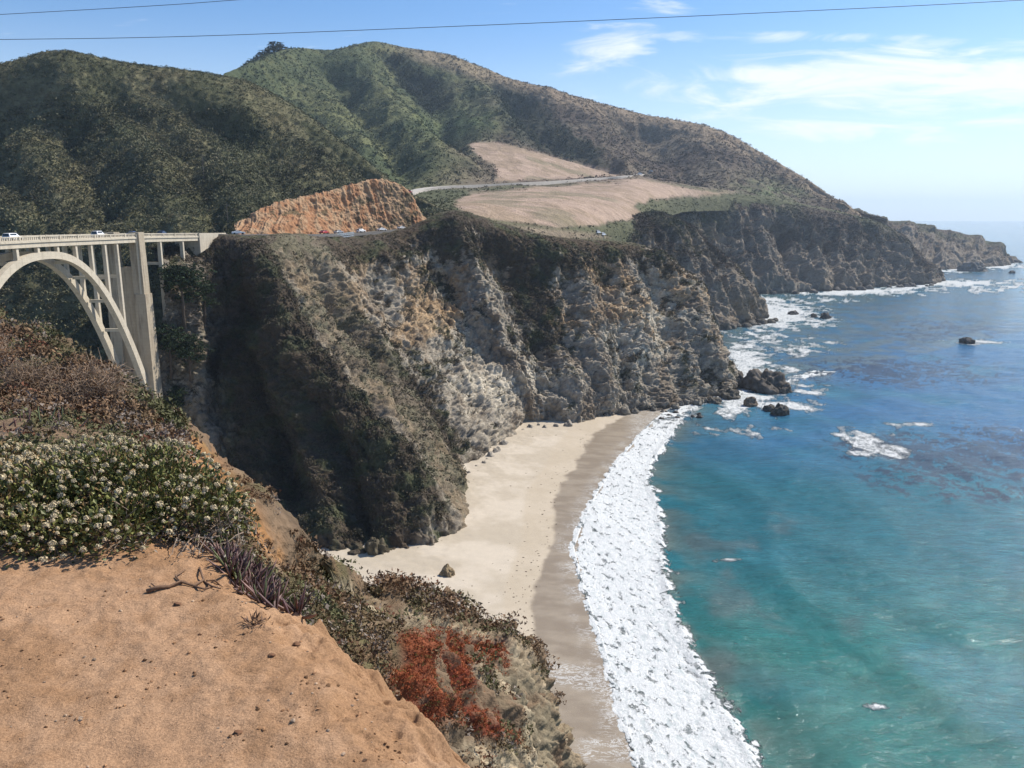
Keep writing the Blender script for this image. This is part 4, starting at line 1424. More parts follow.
WD = 8.2
ST = list(np.arange(96, 285, 4.0)) + [285.5]
mb = MB()
for a, b_ in zip(ST[:-1], ST[1:]):
    for (x0, x1, z0, z1) in ((-WD, 0.25, -1.45, -1.0), (-0.7, 0.0, -2.5, -1.452), (-WD + 0.25, -WD + 0.95, -2.5, -1.452), (-4.4, -3.8, -2.3, -1.452)):
        lo = [(xb(a) + x0, a, zr(a) + z0), (xb(a) + x1, a, zr(a) + z0), (xb(b_) + x1, b_, zr(b_) + z0), (xb(b_) + x0, b_, zr(b_) + z0)]
        hi = [(xb(a) + x0, a, zr(a) + z1), (xb(a) + x1, a, zr(a) + z1), (xb(b_) + x1, b_, zr(b_) + z1), (xb(b_) + x0, b_, zr(b_) + z1)]
        mb.hexa(lo, hi)
deck = bpart(mb, 'deck')
mb = MB()
for a, b_ in zip(ST[:-1], ST[1:]):
    mb.add([(xb(a) - WD + 0.7, a, zr(a) - 0.99), (xb(a) - 0.45, a, zr(a) - 0.99), (xb(b_) - 0.45, b_, zr(b_) - 0.99), (xb(b_) - WD + 0.7, b_, zr(b_) - 0.99)], [(0, 1, 2, 3)])
bpart(mb, 'roadway', M_asphalt, deck).location = (0, 0, 0)
for side in (0, 1):
    off = 0.0 if side == 0 else -WD + 0.25
    mb = MB()
    y = 98.0
    for a, b_ in zip(ST[:-1], ST[1:]):
        for z0, z1, w_ in ((-0.22, 0.0, 0.34), (-0.998, -0.80, 0.30)):
            lo = [(xb(a) + off - w_, a, zr(a) + z0), (xb(a) + off, a, zr(a) + z0), (xb(b_) + off, b_, zr(b_) + z0), (xb(b_) + off - w_, b_, zr(b_) + z0)]
            hi = [(q[0], q[1], q[2] + z1 - z0) for q in lo]
            mb.hexa(lo, hi)
    rail = bpart(mb, 'railing')
    mb = MB()
    y = 97.0
    mb.hexa([(xb(97) + off - .19, 97, zr(97) - .79), (xb(97) + off - .15, 97, zr(97) - .79), (xb(284) + off - .15, 284, zr(284) - .79), (xb(284) + off - .19, 284, zr(284) - .79)],
            [(xb(97) + off - .19, 97, zr(97) - .70), (xb(97) + off - .15, 97, zr(97) - .70), (xb(284) + off - .15, 284, zr(284) - .70), (xb(284) + off - .19, 284, zr(284) - .70)])
    while y < 284:
        mb.box((xb(y) + off - 0.17, y, zr(y) - 0.51), (0.16, 0.30, 0.58))
        y += 0.75
    y = 97.4
    while y < 284:
        mb.box((xb(y) + off - 0.16, y, zr(y) - 0.48), (0.46, 0.62, 1.04))
        y += 7.5
    bpart(mb, 'balusters', parent=rail)
YC, HS, ZCR, ZSP = 189.0, 41.6, 77.0, 35.0


def arch_z(Y):
    return ZCR - (ZCR - ZSP) * (abs(Y - YC) / HS) ** 2.4


for side in (0, 1):
    x1 = -0.1 if side == 0 else -WD + 1.7
    mb = MB()
    tt = np.linspace(-1, 1, 61)
    ys = YC + HS * np.sign(tt) * np.abs(tt) ** 0.85
    prev = None
    for y in ys:
        e = 0.05
        dy, dz = 2 * e, arch_z(y + e) - arch_z(y - e)
        L = math.hypot(dy, dz)
        ny, nz_ = -dz / L, dy / L
        k = abs(y - YC) / HS
        hth = 0.85 + 0.30 * k * k
        z = arch_z(y)
        q = [(xb(y) + x1 - 1.5, y - ny * hth, z - nz_ * hth), (xb(y) + x1, y - ny * hth, z - nz_ * hth),
             (xb(y) + x1, y + ny * hth, z + nz_ * hth), (xb(y) + x1 - 1.5, y + ny * hth, z + nz_ * hth)]
        if prev:
            mb.add(prev + q, [(0, 1, 5, 4), (1, 2, 6, 5), (2, 3, 7, 6), (3, 0, 4, 7)])
        prev = q
    bpart(mb, 'arch_rib')
colY = [156.5, 164, 171.5, 179, 186.5, 194, 201.5, 208.3, 214.8, 220.8]
for y in colY:
    zt, zb = zr(y) - 2.4, arch_z(y) + 0.7
    if zt - zb < 0.6:
        continue
    for side in (0, 1):
        x = xb(y) + (-0.65 if side == 0 else -WD + 0.9)
        mb = MB()
        wb = 0.85 + 0.008 * (zt - zb)
        mb.hexa([(x - wb / 2, y - wb / 2, zb), (x + wb / 2, y - wb / 2, zb), (x + wb / 2, y + wb / 2, zb), (x - wb / 2, y + wb / 2, zb)],
                [(x - 0.42, y - 0.42, zt), (x + 0.42, y - 0.42, zt), (x + 0.42, y + 0.42, zt), (x - 0.42, y + 0.42, zt)])
        bpart(mb, 'column')
    if zt - zb > 8:
        for zz in np.arange(zt - 9, zb + 3, -15):
            mb = MB()
            mb.box((xb(y) - WD / 2 + 0.1, y, zz), (WD - 2.4, 0.5, 0.8))
            bpart(mb, 'cross_beam')
    mb = MB()
    mb.box((xb(y) - WD / 2 + 0.1, y, zb - 0.7), (WD - 4.3, 0.7, 0.8))
    bpart(mb, 'cross_beam')
for y, zb in ((245.5, 38), (260.5, 52)):
    for side in (0, 1):
        x = xb(y) + (-0.65 if side == 0 else -WD + 0.9)
        mb = MB()
        mb.hexa([(x - .6, y - .6, zb), (x + .6, y - .6, zb), (x + .6, y + .6, zb), (x - .6, y + .6, zb)],
                [(x - 0.5, y - 0.5, zr(y) - 2.4), (x + 0.5, y - 0.5, zr(y) - 2.4), (x + 0.5, y + 0.5, zr(y) - 2.4), (x - 0.5, y + 0.5, zr(y) - 2.4)])
        bpart(mb, 'column')
    mb = MB()
    mb.box((xb(y) - WD / 2 + 0.1, y, zr(y) - 9), (WD - 2.6, 0.5, 0.8))
    bpart(mb, 'cross_beam')


def pier(yc, zbot):
    mb = MB()
    w = WD + 1.8
    x1 = xb(yc) + 0.7
    x0 = x1 - w
    ztop = zr(yc) + 0.35

    def slab(xa, xb_, da, db, z0, z1, ya=0.0):
        """side-to-side xa..xb_ at the top (battered below), depth da bottom, db top"""
        k0 = (ztop - z0) * 0.010
        k1 = (ztop - z1) * 0.010
        ca = -1 if xa < x0 + w / 2 else 1
        cb = -1 if xb_ < x0 + w / 2 else 1
        mb.hexa([(xa + ca * k0, yc - da / 2 + ya, z0), (xb_ + cb * k0, yc - da / 2 + ya, z0), (xb_ + cb * k0, yc + da / 2, z0), (xa + ca * k0, yc + da / 2, z0)],
                [(xa + ca * k1, yc - db / 2 + ya, z1), (xb_ + cb * k1, yc - db / 2 + ya, z1), (xb_ + cb * k1, yc + db / 2, z1), (xa + ca * k1, yc + db / 2, z1)])
    # pilasters at both sides and recessed web between
    zs = ztop - 17.5
    for (a, b_) in ((x0, x0 + 3.0), (x1 - 3.0, x1)):
        slab(a, b_, 3.9, 3.4, zs, ztop)
        slab(a - (0.35 if a == x0 else -0.1), b_ + (0.35 if b_ == x1 else -0.1), 5.4, 4.4, zbot, zs - 0.003)
    mb.hexa([(x0 + 1.2, yc - 1.4, zbot), (x1 - 1.2, yc - 1.4, zbot), (x1 - 1.2, yc + 1.4, zbot), (x0 + 1.2, yc + 1.4, zbot)],
            [(x0 + 1.2, yc - 1.2, zr(yc) - 9.5), (x1 - 1.2, yc - 1.2, zr(yc) - 9.5), (x1 - 1.2, yc + 1.2, zr(yc) - 9.5), (x0 + 1.2, yc + 1.2, zr(yc) - 9.5)])
    p_ = bpart(mb, 'pier', M_con2)
    for (a, b_) in ((x0 + .4, x0 + 1.0), (x1 - 1.0, x1 - .4)):
        mb = MB()
        mb.box(((a + b_) / 2, yc, ztop - 9), (0.5, 4.1, 17.0))
        bpart(mb, 'pilaster_strip', M_con, p_)
    return p_


pier(232.4, 28)
pier(145.6, 28)
mb = MB()
mb.hexa([(xb(274) - WD, 272, 62), (xb(274) - 0.1, 272, 62), (xb(288) - 0.1, 288, 62), (xb(288) - WD, 288, 62)],
        [(xb(274) - WD, 272, zr(272) - 1.46), (xb(274) - 0.1, 272, zr(272) - 1.46), (xb(288) - 0.1, 288, zr(288) - 1.46), (xb(288) - WD, 288, zr(288) - 1.46)])
mb.hexa([(xb(272) + 0.0, 271.5, zr(272) - 6.5), (xb(272) + 0.5, 271.5, zr(272) - 6.5), (xb(289) + 2.5, 289, zr(288) - 1.5), (xb(289) + 2.0, 289, zr(288) - 1.5)],
        [(xb(272) + 0.0, 271.5, zr(272) + 0.02), (xb(272) + 0.5, 271.5, zr(272) + 0.02), (xb(289) + 2.5, 289, zr(288) + 0.0), (xb(289) + 2.0, 289, zr(288) + 0.0)])
bpart(mb, 'abutment')

# ================================================================== CARS
M_glass = simple_mat('car_glass', (0.02, 0.025, 0.03), rough=0.08, var=0.05, spec=0.6)
M_tyre = simple_mat('tyre', (0.02, 0.02, 0.02), rough=0.9)
M_lamp = simple_mat('tail_lamp', (0.35, 0.02, 0.02), rough=0.3)


def make_car(paint, label, loc, rz, L=4.6, Wd=1.8, H=1.5, van=False, group='cars on the coast road', name='parked_car'):
    root = empty(name, loc, rz)
    tag(root, label, 'car', group)
    h, w = L / 2, Wd / 2
    prof = [(-h, .35), (-h, .85), (-h * .93, .98)]
    if van:
        prof += [(-h * .88, H * .97), (-h * .6, H), (h * .18, H), (h * .52, 1.02), (h * .95, .88), (h, .6), (h, .35)]
    else:
        prof += [(-h * .72, 1.02), (-h * .42, H * .96), (-h * .1, H), (h * .12, H * .96), (h * .46, 1.0), (h * .93, .82), (h, .6), (h, .35)]
    n = len(prof)
    mb = MB()
    vs = []
    for s in (-1, 1):
        for x, z in prof:
            k = 1.0 if z < 1.05 else 0.82
            vs.append((x, s * w * k, z))
    mb.add(vs, [tuple(range(n))[::-1], tuple(range(n, 2 * n))] + [(i, (i + 1) % n, n + (i + 1) % n, n + i) for i in range(n)])
    body = mb.build('body', paint, root)
    bm_ = body.modifiers.new('round', 'BEVEL')
    bm_.width = 0.07
    bm_.segments = 2
    mb = MB()
    gx0, gx1 = (-h * .84, h * .42) if van else (-h * .62, h * .38)
    for s in (-1, 1):
        q = [(gx0, s * (w * .995), 1.03), (gx1, s * (w * .995), 1.03), (gx1 - .34, s * w * .85, H * .93), (gx0 + .22, s * w * .85, H * .93)]
        q2 = [(x, y_ - s * .06, z) for x, y_, z in q]
        mb.hexa(q, q2)
    fx = (h * .19, h * .51) if van else (h * .14, h * .45)
    mb.hexa([(fx[1], -w * .84, 1.05), (fx[1], w * .84, 1.05), (fx[0], w * .72, H * .965), (fx[0], -w * .72, H * .965)],
            [(fx[1] + .05, -w * .84, 1.09), (fx[1] + .05, w * .84, 1.09), (fx[0] + .05, w * .72, H * .99), (fx[0] + .05, -w * .72, H * .99)])
    rx = (-h * .93, -h * .89) if van else (-h * .73, -h * .45)
    mb.hexa([(rx[0], -w * .8, 1.06), (rx[0], w * .8, 1.06), (rx[1], w * .7, H * .95), (rx[1], -w * .7, H * .95)],
            [(rx[0] - .05, -w * .8, 1.1), (rx[0] - .05, w * .8, 1.1), (rx[1] - .05, w * .7, H * .97), (rx[1] - .05, -w * .7, H * .97)])
    mb.build('window', M_glass, root)
    for sx_ in (-1, 1):
        for s in (-1, 1):
            mb = MB()
            c_ = (sx_ * h * .62, s * (w - .08), .33)
            mb.tube([(c_[0], c_[1] - .11, c_[2]), (c_[0], c_[1] + .11, c_[2])], .33, 12)
            mb.build('wheel', M_tyre, root)
    for s in (-1, 1):
        mb = MB()
        mb.box((-h - .01, s * w * .75, .8), (.06, .3, .16))
        mb.build('tail_lamp', M_lamp, root)
    return root


P_white = simple_mat('white_paint', (0.78, 0.78, 0.78), rough=0.3, var=0.03)
P_silver = simple_mat('silver_paint', (0.40, 0.42, 0.44), rough=0.3, var=0.03, metal=0.3)
P_blue = simple_mat('blue_paint', (0.04, 0.07, 0.19), rough=0.3, var=0.03)
P_red = simple_mat('red_paint', (0.45, 0.05, 0.05), rough=0.3, var=0.03)
P_dark = simple_mat('dark_paint', (0.03, 0.03, 0.035), rough=0.3, var=0.03)


def on_deck(Y, lane):
    return (xb(Y) - lane, Y, zr(Y) - 0.97)


HB = math.radians(90 - 2.6)
gB = 'cars driving over the bridge'
make_car(P_white, 'white estate car on the bridge nearest the left edge of the photo', on_deck(181.5, 2.6), HB, van=True, H=1.75, L=4.8, group=gB, name='moving_car')
make_car(P_white, 'white rounded car on the bridge above the right half of the arch', on_deck(216, 2.4), HB, H=1.85, L=4.6, van=True, group=gB, name='moving_car')
make_car(P_blue, 'dark blue car on the bridge just behind the top of the pier', on_deck(234.5, 2.8), HB, group=gB, H=1.6, name='moving_car')
make_car(P_blue, 'dark blue car with pale roof rack on the bridge right of the pier', on_deck(252, 2.6), HB, group=gB, H=1.7, name='moving_car')
RP = np.array([W(a, b_, c_) for a, b_, c_ in rp])


def on_road(px, side=0.0, up=0.26):
    qx, _ = to_px(RP)
    t = np.interp(px, qx, np.arange(len(RP)))
    k = int(min(t, len(RP) - 2))
    f_ = t - k
    p_ = RP[k] * (1 - f_) + RP[k + 1] * f_
    d = RP[k + 1] - RP[k]
    return (p_[0], p_[1] + side, p_[2] + up), math.atan2(d[1], d[0])


gR = 'cars below the orange road cut'
for px, paint, lab, side, van in (
        (238, P_white, 'white car leaving the right end of the bridge', 0.5, False),
        (323, P_red, 'red and white car furthest left below the orange road cut', 1.0, False),
        (338, P_silver, 'silver car above the pale roadside fence', 1.0, False),
        (360, P_white, 'white car with dark windows in the middle of the row below the road cut', 1.5, True),
        (381, P_white, 'low white car right of the middle of the row below the road cut', 1.5, False),
        (401, P_white, 'white car near the right foot of the orange road cut', 1.8, False),
        (433, P_silver, 'silver car past the right end of the orange road cut', 0.5, True)):
    l_, rz = on_road(px, side)
    make_car(paint, lab, l_, rz, van=van, group=gR)
for px, py, paint, lab in ((409, 194.0, P_red, 'tiny red car on the far road where it leaves the hill'), (640, 175.5, P_white, 'tiny white car on the far road at the edge of the field'),
                           (651, 172.5, P_white, 'tiny white van on the far road beyond the field')):
    Y = surf_y(PF2, px, py)
    p_ = W(px, py, Y)
    make_car(paint, lab, (p_[0], p_[1], p_[2] + 1.0), 0.5, L=6, Wd=2.3, H=2.4, van=True, group='tiny cars on the far road')
for px, py, lab in ((598, 234, 'left white van parked on the cliff-top terrace'), (603, 236, 'right white van parked on the cliff-top terrace')):
    Y = surf_y(PF2, px, py)
    p_ = W(px, py, Y)
    make_car(P_white, lab, (p_[0], p_[1], p_[2] + 0.3), 0.9, L=5, Wd=2, H=2.1, van=True, group='vans on the terrace')

# roadside fence
fn_ = empty('roadside_fence', W(333, 240, 329))
tag(fn_, 'pale grey picket-like fence along the road edge below the orange cut', 'fence')
fo_ = Vector(fn_.location)
A_, B_2 = Vector(W(334, 241.5, 329)), Vector(W(354, 239.0, 340))
M_fence = simple_mat('galvanised', (0.42, 0.45, 0.47), rough=0.5, var=0.1)
mb = MB()
for k in range(12):
    q = A_.lerp(B_2, k / 11)
    mb.box((q.x, q.y, q.z + 1.3 + k * 0.01), (0.22, 0.2, 3.0))
o = mb.build('posts', M_fence, fn_)
o.data.transform(Matrix.Translation(-fo_))
mb = MB()
for h_ in (0.4, 1.2, 2.0, 2.6):
    a_ = A_ + Vector((0, -0.15, h_))
    b2 = B_2 + Vector((0, -0.15, h_))
    mb.hexa([a_, b2, b2 + Vector((0, .08, 0)), a_ + Vector((0, .08, 0))], [a_ + Vector((0, 0, .36)), b2 + Vector((0, 0, .36)), b2 + Vector((0, .08, .36)), a_ + Vector((0, .08, .36))])
o = mb.build('rails', M_fence, fn_)
o.data.transform(Matrix.Translation(-fo_))

# utility poles on the left hill, and the wires overhead
M_wood = simple_mat('grey_wood', (0.13, 0.11, 0.09), rough=0.9, bump=0.01)
for px, py, hp, lab in ((204, 180, 24, 'thin wooden utility pole halfway up the dark hillside'), (228, 226, 22, 'thin wooden utility pole at the foot of the hill near the bridge end')):
    Y = surf_y(PH2, px, py)
    p_ = W(px, py, Y)
    r_ = empty('utility_pole', p_)
    tag(r_, lab, 'utility pole', 'poles on the hillside')
    hm_ = hp / FPX * Y
    mb = MB()
    mb.tube([(0, 0, -1.5), (0, 0, hm_)], [0.22, 0.16], 8)
    mb.build('pole', M_wood, r_)
    mb = MB()
    mb.box((0, 0, hm_ - 0.8), (2.4, 0.14, 0.18))
    mb.build('crossarm', M_wood, r_)
M_wire = simple_mat('wire', (0.05, 0.07, 0.10), rough=0.6)
for pts_, lab, Y in (([(-700, 46), (-300, 42.5), (0, 39.5), (200, 36), (512, 24), (760, 13), (1024, 0), (1500, -28), (2000, -60)], 'long thin power line crossing the whole sky', 26.0),
                     ([(-700, 52), (-300, 31), (0, 14.5), (150, 6), (235, 0), (500, -22), (1200, -90)], 'short thin power line across the top left corner of the sky', 29.0)):
    P_ = np.array([W(a, b_, Y) for a, b_ in pts_])
    Q_ = pchip(P_, np.arange(len(P_)), np.linspace(0, len(P_) - 1, 60))
    mb = MB()
    mb.tube([tuple(q) for q in Q_], 0.009, 6)
    tag(mb.build('power_line', M_wire, None, True), lab, 'power line')

# ================================================================== ROCKS
M_rock = ground_mat('boulder', 1.0, bump=0.25, contrast=0.4)


def ico(n):
    import bmesh
    bm = bmesh.new()
    bmesh.ops.create_icosphere(bm, subdivisions=n, radius=1.0)
    V = np.array([v.co[:] for v in bm.verts])
    F = np.array([[v.index for v in f.verts] for f in bm.faces])
    bm.free()
    return V, F


ICO = {k: ico(k) for k in (1, 2, 3, 5)}


def rock(px, py, wpx, hpx, label, group=None, cat='rock', col=(0.13, 0.11, 0.09), seed=0, z=0.0, sharp=1.0, name='sea_rock', lvl=5, lean=0.0):
    p_ = WZ(px, py, z)
    d = math.sqrt(p_[0] ** 2 + p_[1] ** 2 + (CAMZ - z) ** 2)
    sx_ = wpx / 2 / FPX * d
    dep = math.atan2(CAMZ - z, math.hypot(p_[0], p_[1]))
    sz_ = hpx / FPX * d / math.cos(dep) * 0.9
    V, F = ICO[lvl]
    V = V.copy()
    S = V * 1.0 + seed * 7.13
    r = 1 + 0.30 * fbm(S, 1.1, 3, 0.5, seed) * sharp + 0.22 * (ridged(S, 0.9, 4, 0.55, seed * 2) - 0.7) * sharp
    V = V * r[:, None]
    V[:, 2] = np.where(V[:, 2] < 0, V[:, 2] * 0.4, V[:, 2] ** 1.15 * 1.0)
    V[:, 0] += lean * V[:, 2]
    V *= np.array([sx_ * 0.93, sx_ * 0.8, sz_])
    n1 = fbm(V + seed, max(sx_, .2) * 0.5, 4, 0.6)
    c = mixcol(np.array(col) * 0.75, np.array(col) * 1.5, sstep(n1, -0.4, 0.5))
    o = mesh_np(name, V, F, M_rock, col=c)
    o.location = p_
    tag(o, label, cat, group)
    return o


rock(447, 576, 14, 9, 'lone brown boulder standing on the open dry sand', cat='boulder', z=1.0, seed=1, name='boulder', col=(0.20, 0.15, 0.09))
rock(376, 556, 18, 16, 'dark pointed rock at the foot of the shaded cliff on the sand', cat='boulder', z=1.2, seed=2, name='boulder', col=(0.09, 0.075, 0.05), sharp=1.4)
rock(765, 390, 33, 20, 'big dark steep sea stack off the tip of the main headland', z=0, seed=3, col=(0.10, 0.085, 0.07), sharp=1.25, lean=-.1)
rock(783, 392, 16, 8, 'low dark rock touching the right side of the big sea stack', z=0, seed=4, col=(0.10, 0.085, 0.07))
rock(738, 387, 18, 12, 'dark lumpy rock between headland tip and the big sea stack', z=0, seed=5, col=(0.10, 0.085, 0.07), sharp=1.3)
rock(751, 405, 14, 7, 'small brown rock in the foam below the big sea stack', z=0, seed=6, col=(0.14, 0.11, 0.08))
rock(770, 410, 12, 5, 'left flat dark rock of a pair in the blue water', z=0, seed=7, col=(0.09, 0.08, 0.065), group='pair of rocks below the sea stack')
rock(780, 414, 15, 8, 'right dark rock of a pair in the blue water', z=0, seed=8, col=(0.09, 0.08, 0.065), group='pair of rocks below the sea stack')
rock(728, 397, 20, 7, 'wide dark boulder at the very tip of the main headland', z=0, seed=9, col=(0.09, 0.08, 0.065), sharp=1.2)
rock(713, 403, 16, 5, 'flat dark ledge rock at the water below the headland tip', z=0, seed=10, col=(0.09, 0.08, 0.065))
rock(972, 271, 22, 9, 'grey sea stack left of the farthest point', z=0, seed=11, col=(0.13, 0.12, 0.11), sharp=1.0)
rock(967, 343, 13, 5, 'single dark rock awash alone in the open sea', z=0, seed=12, col=(0.07, 0.065, 0.06))
rock(825, 318, 9, 5, 'small dark rock in the white water past the second headland', z=0, seed=13, col=(0.09, 0.08, 0.07))
rock(814, 317, 6, 3, 'tiny dark rock left of its neighbour in the white water', z=0, seed=14, col=(0.09, 0.08, 0.07))
rock(793, 314, 10, 3, 'thin flat dark rock in the foam near the second headland', z=0, seed=15, col=(0.09, 0.08, 0.07))
rock(1003, 262, 26, 4, 'long low reef at the end of the farthest point', z=0, seed=16, col=(0.13, 0.12, 0.11))
rock(945, 267, 14, 4, 'low rock at the foot of the farthest point', z=0, seed=17, col=(0.13, 0.12, 0.11))
rock(1012, 273, 5, 2, 'tiny rock in open water under the farthest point', z=0, seed=18, col=(0.12, 0.11, 0.10))
gfoot = 'boulders strewn at the foot of the main cliff'
rs = np.random.RandomState(77)
for i in range(34):
    px = rs.uniform(592, 705)
    base = np.interp(px, [592, 625, 660, 705], [415, 411, 406.5, 401])
    w_ = rs.choice([5, 6, 7, 9, 12, 16], p=[.25, .25, .2, .15, .1, .05])
    rock(px, base + rs.uniform(-1.5, 3), w_, w_ * 0.55, 'rough grey boulder in the rubble at the foot of the main cliff', gfoot, cat='boulder', z=0.8, seed=30 + i,
         name='boulder', lvl=3, col=(0.17, 0.15, 0.12), sharp=1.3)
for i in range(26):
    px = rs.uniform(455, 592)
    base = np.interp(px, [455, 462, 500, 525, 566, 592], [500, 478, 450, 428, 424, 416])
    w_ = rs.choice([4, 5, 7, 9], p=[.35, .3, .2, .15])
    rock(px, base + rs.uniform(-1, 2.5), w_, w_ * 0.6, 'pale broken rock lying where the inner cliff meets dry sand', 'broken rocks along the inner cliff foot', cat='boulder', z=1.4, seed=80 + i,
         name='boulder', lvl=3, col=(0.26, 0.23, 0.19), sharp=1.3)
for i in range(16):
    px = rs.uniform(722, 775)
    base = np.interp(px, [722, 775], [329, 320])
    w_ = rs.uniform(4, 11)
    rock(px, base + rs.uniform(-.5, 2), w_, w_ * 0.4, 'dark wet rock at the waterline of the second headland', 'rocks at the foot of the second headland', z=0, seed=120 + i, lvl=3, col=(0.10, 0.09, 0.075))
for i in range(22):
    px = rs.uniform(770, 945)
    base = np.interp(px, [770, 850, 945], [294, 290, 284.5])
    w_ = rs.uniform(3, 9)
    rock(px, base + rs.uniform(-.5, 1.2), w_, w_ * 0.4, 'dark rock on the rocky shore under the long far cliffs', 'rocks under the long far cliffs', z=0, seed=150 + i, lvl=3, col=(0.10, 0.09, 0.08))
for i in range(14):
    px = rs.uniform(655, 700)
    base = rs.uniform(409, 421)
    w_ = rs.uniform(3, 7)
    rock(px, base, w_, w_ * 0.35, 'small wet stone in the wash at the far end of the beach', 'stones in the wash', z=0, seed=180 + i, lvl=3, cat='stone', name='stone', col=(0.08, 0.07, 0.06))

# bits of driftwood and kelp along the tide line
rs = np.random.RandomState(55)
wq = []
for k in range(170):
    if k < 110:
        py = rs.uniform(425, 660)
        px = np.interp(py, [b_ for a_, b_ in wetl], [a_ for a_, b_ in wetl]) - abs(rs.normal()) * 16 - 1
    else:
        px, py = rs.uniform(390, 560), rs.uniform(430, 600)
    wq.append(WZ(px, py, 1.0))
wq = np.array(wq)
jx = np.clip(((wq[:, 0] + 130) / 270 * 619).round().astype(int), 0, 619)
jy = np.clip(((wq[:, 1] - 60) / 360 * 619).round().astype(int), 0, 619)
wq[:, 2] = sh[jy, jx, 2] + 0.05
V, F = ICO[1]
Vw = (V[None] * (rs.uniform(.05, .22, (len(wq), 1, 3)) * np.array([1.6, 1.0, .35])) + wq[:, None]).reshape(-1, 3)
Fw = (F[None] + (np.arange(len(wq)) * len(V))[:, None, None]).reshape(-1, 3)
o = mesh_np('beach_debris', Vw, Fw, M_rock, col=np.tile([[.09, .065, .045]], (len(Vw), 1)), smooth=False)
tag(o, 'scraps of kelp and driftwood scattered over the dry sand', 'debris', kind='stuff')

# ================================================================== TREES
M_bark = simple_mat('bark', (0.11, 0.085, 0.065), rough=0.95, cell=0.4, bump=0.05)


def cypress(px, py, hpx, wpx, label, Y=None, seed=1, group=None, col=(0.022, 0.034, 0.015)):
    rs_ = np.random.RandomState(seed)
    if Y is None:
        Y = surf_y(PD2, px, py) - 2.5
    p_ = W(px, py, Y)
    H = hpx / FPX * Y
    R_ = wpx / 2 / FPX * Y
    root = empty('cypress_tree', p_)
    tag(root, label, 'tree', group)
    mb = MB()
    mb.tube([(0, 0, -2), (0.2, 0, H * .3), (-.1, .2, H * .6), (0, 0, H * .9)], [H * .035, H * .028, H * .018, H * .006], 8)
    nb = 11
    tips = []
    for k in range(nb):
        a = k * 2.4 + rs_.uniform(-.4, .4)
        z0 = H * rs_.uniform(.25, .8)
        r = R_ * rs_.uniform(.5, .95) * (1.15 - z0 / H * .6)
        t = (math.cos(a) * r, math.sin(a) * r, z0 + H * rs_.uniform(.05, .15))
        mb.tube([(0, 0, z0), (t[0] * .5, t[1] * .5, z0 + H * .03), t], [H * .012, H * .008, H * .003], 5)
        tips.append(t)
    mb.build('trunk', M_bark, root, True)
    pts_, sz = [], []
    for t in tips + [(0, 0, H * .92), (0, 0, H * .75), (R_ * .2, 0, H * .6)]:
        for q in range(26):
            pts_.append(np.array(t) + rs_.normal(size=3) * np.array([R_ * .26, R_ * .26, H * .05]))
            sz.append(R_ * rs_.uniform(.07, .17))
    cc_ = np.array(col) * rs_.uniform(.6, 1.9, (len(pts_), 1))
    tufts('crown', np.array(pts_), np.array(sz), cc_, 26, flat=.7, leaf=.55, mat=M_leaf, parent=root, seed=seed)
    return root


gT = 'dark trees below the bridge end'
cypress(184, 322, 58, 46, 'widest dark cypress just right of the bridge pier', Y=None, seed=1, group=gT)
cypress(205, 318, 46, 26, 'narrower dark tree right of the widest cypress below the abutment', Y=None, seed=2, group=gT)
cypress(171, 372, 50, 36, 'dark tree low in the canyon beside the pier foot', Y=None, seed=3, group=gT)
cypress(190, 375, 40, 34, 'dark tree on the canyon wall under the widest cypress', Y=None, seed=4, group=gT)
cypress(176, 420, 34, 30, 'lowest dark tree visible right below the bridge pier', Y=None, seed=5, group=gT)


def conifer_geo(n, seed):
    rs_ = np.random.RandomState(seed)
    V = []
    for k in range(n):
        t = rs_.uniform(0.12, 1) ** 0.8
        a = rs_.uniform(0, 6.283)
        r = (1 - t) * 0.30 + 0.03
        c = np.array([math.cos(a) * r * rs_.uniform(.4, 1), math.sin(a) * r * rs_.uniform(.4, 1), t])
        d = rs_.normal(size=3) * .05 + np.array([math.cos(a), math.sin(a), -.3]) * .09
        e = np.array([-math.sin(a), math.cos(a), rs_.uniform(-.5, .5)]) * .06
        V += [c - e, c + e, c + d]
    return np.array(V)


CG = [conifer_geo(90, s) for s in range(4)]
for i, (px, py, hp) in enumerate([(244, 77, 9), (247, 76, 11), (250, 75, 12), (253, 73, 12), (256, 72, 13), (259, 71, 14), (262, 69, 14), (265, 68, 15), (268, 66, 15), (271, 65, 16), (274, 63, 17), (277, 62, 17), (280, 60, 15), (283, 59, 12), (287, 58, 9), (263, 75, 12), (270, 73, 12), (277, 70, 13), (256, 78, 10)]):
    Y = 880
    Y = float(np.interp(px, [225, 290], [900, 1150])) - 22
    p_ = W(px, py - 1, Y)
    H = 1.05 * hp / FPX * Y
    p_ = (p_[0], p_[1], p_[2] - 1)
    r_ = empty('conifer_tree', p_)
    tag(r_, 'small dark conifer in the clump on the skyline between the two hills', 'tree', 'conifers on the skyline')
    mb = MB()
    mb.tube([(0, 0, -3), (0, 0, H * .9)], [H * .03, H * .008], 6)
    mb.build('trunk', M_bark, r_)
    g = CG[i % 4] * np.array([H * 1.7, H * 1.7, H])
    mesh_np('crown', g, np.arange(len(g)).reshape(-1, 3), M_leaf, col=np.tile([[0.03, 0.042, 0.022]], (len(g), 1)), smooth=False, parent=r_)
pts, idx = pick(PF2, np.clip(gul1 - .3, 0, 1) + 0.55 * np.clip(gul2 - .4, 0, 1), 520, rs)
Vs = []
for i, q in enumerate(pts):
    H = rs.uniform(7, 15)
    Vs.append(CG[i % 4][:150] * np.array([H * 1.2, H * 1.2, H]) + q)
Vs = np.concatenate(Vs)
cv = np.repeat(rs.uniform(.6, 1.5, (len(pts), 1)), 150, axis=0) * np.array([[0.028, 0.042, 0.022]])
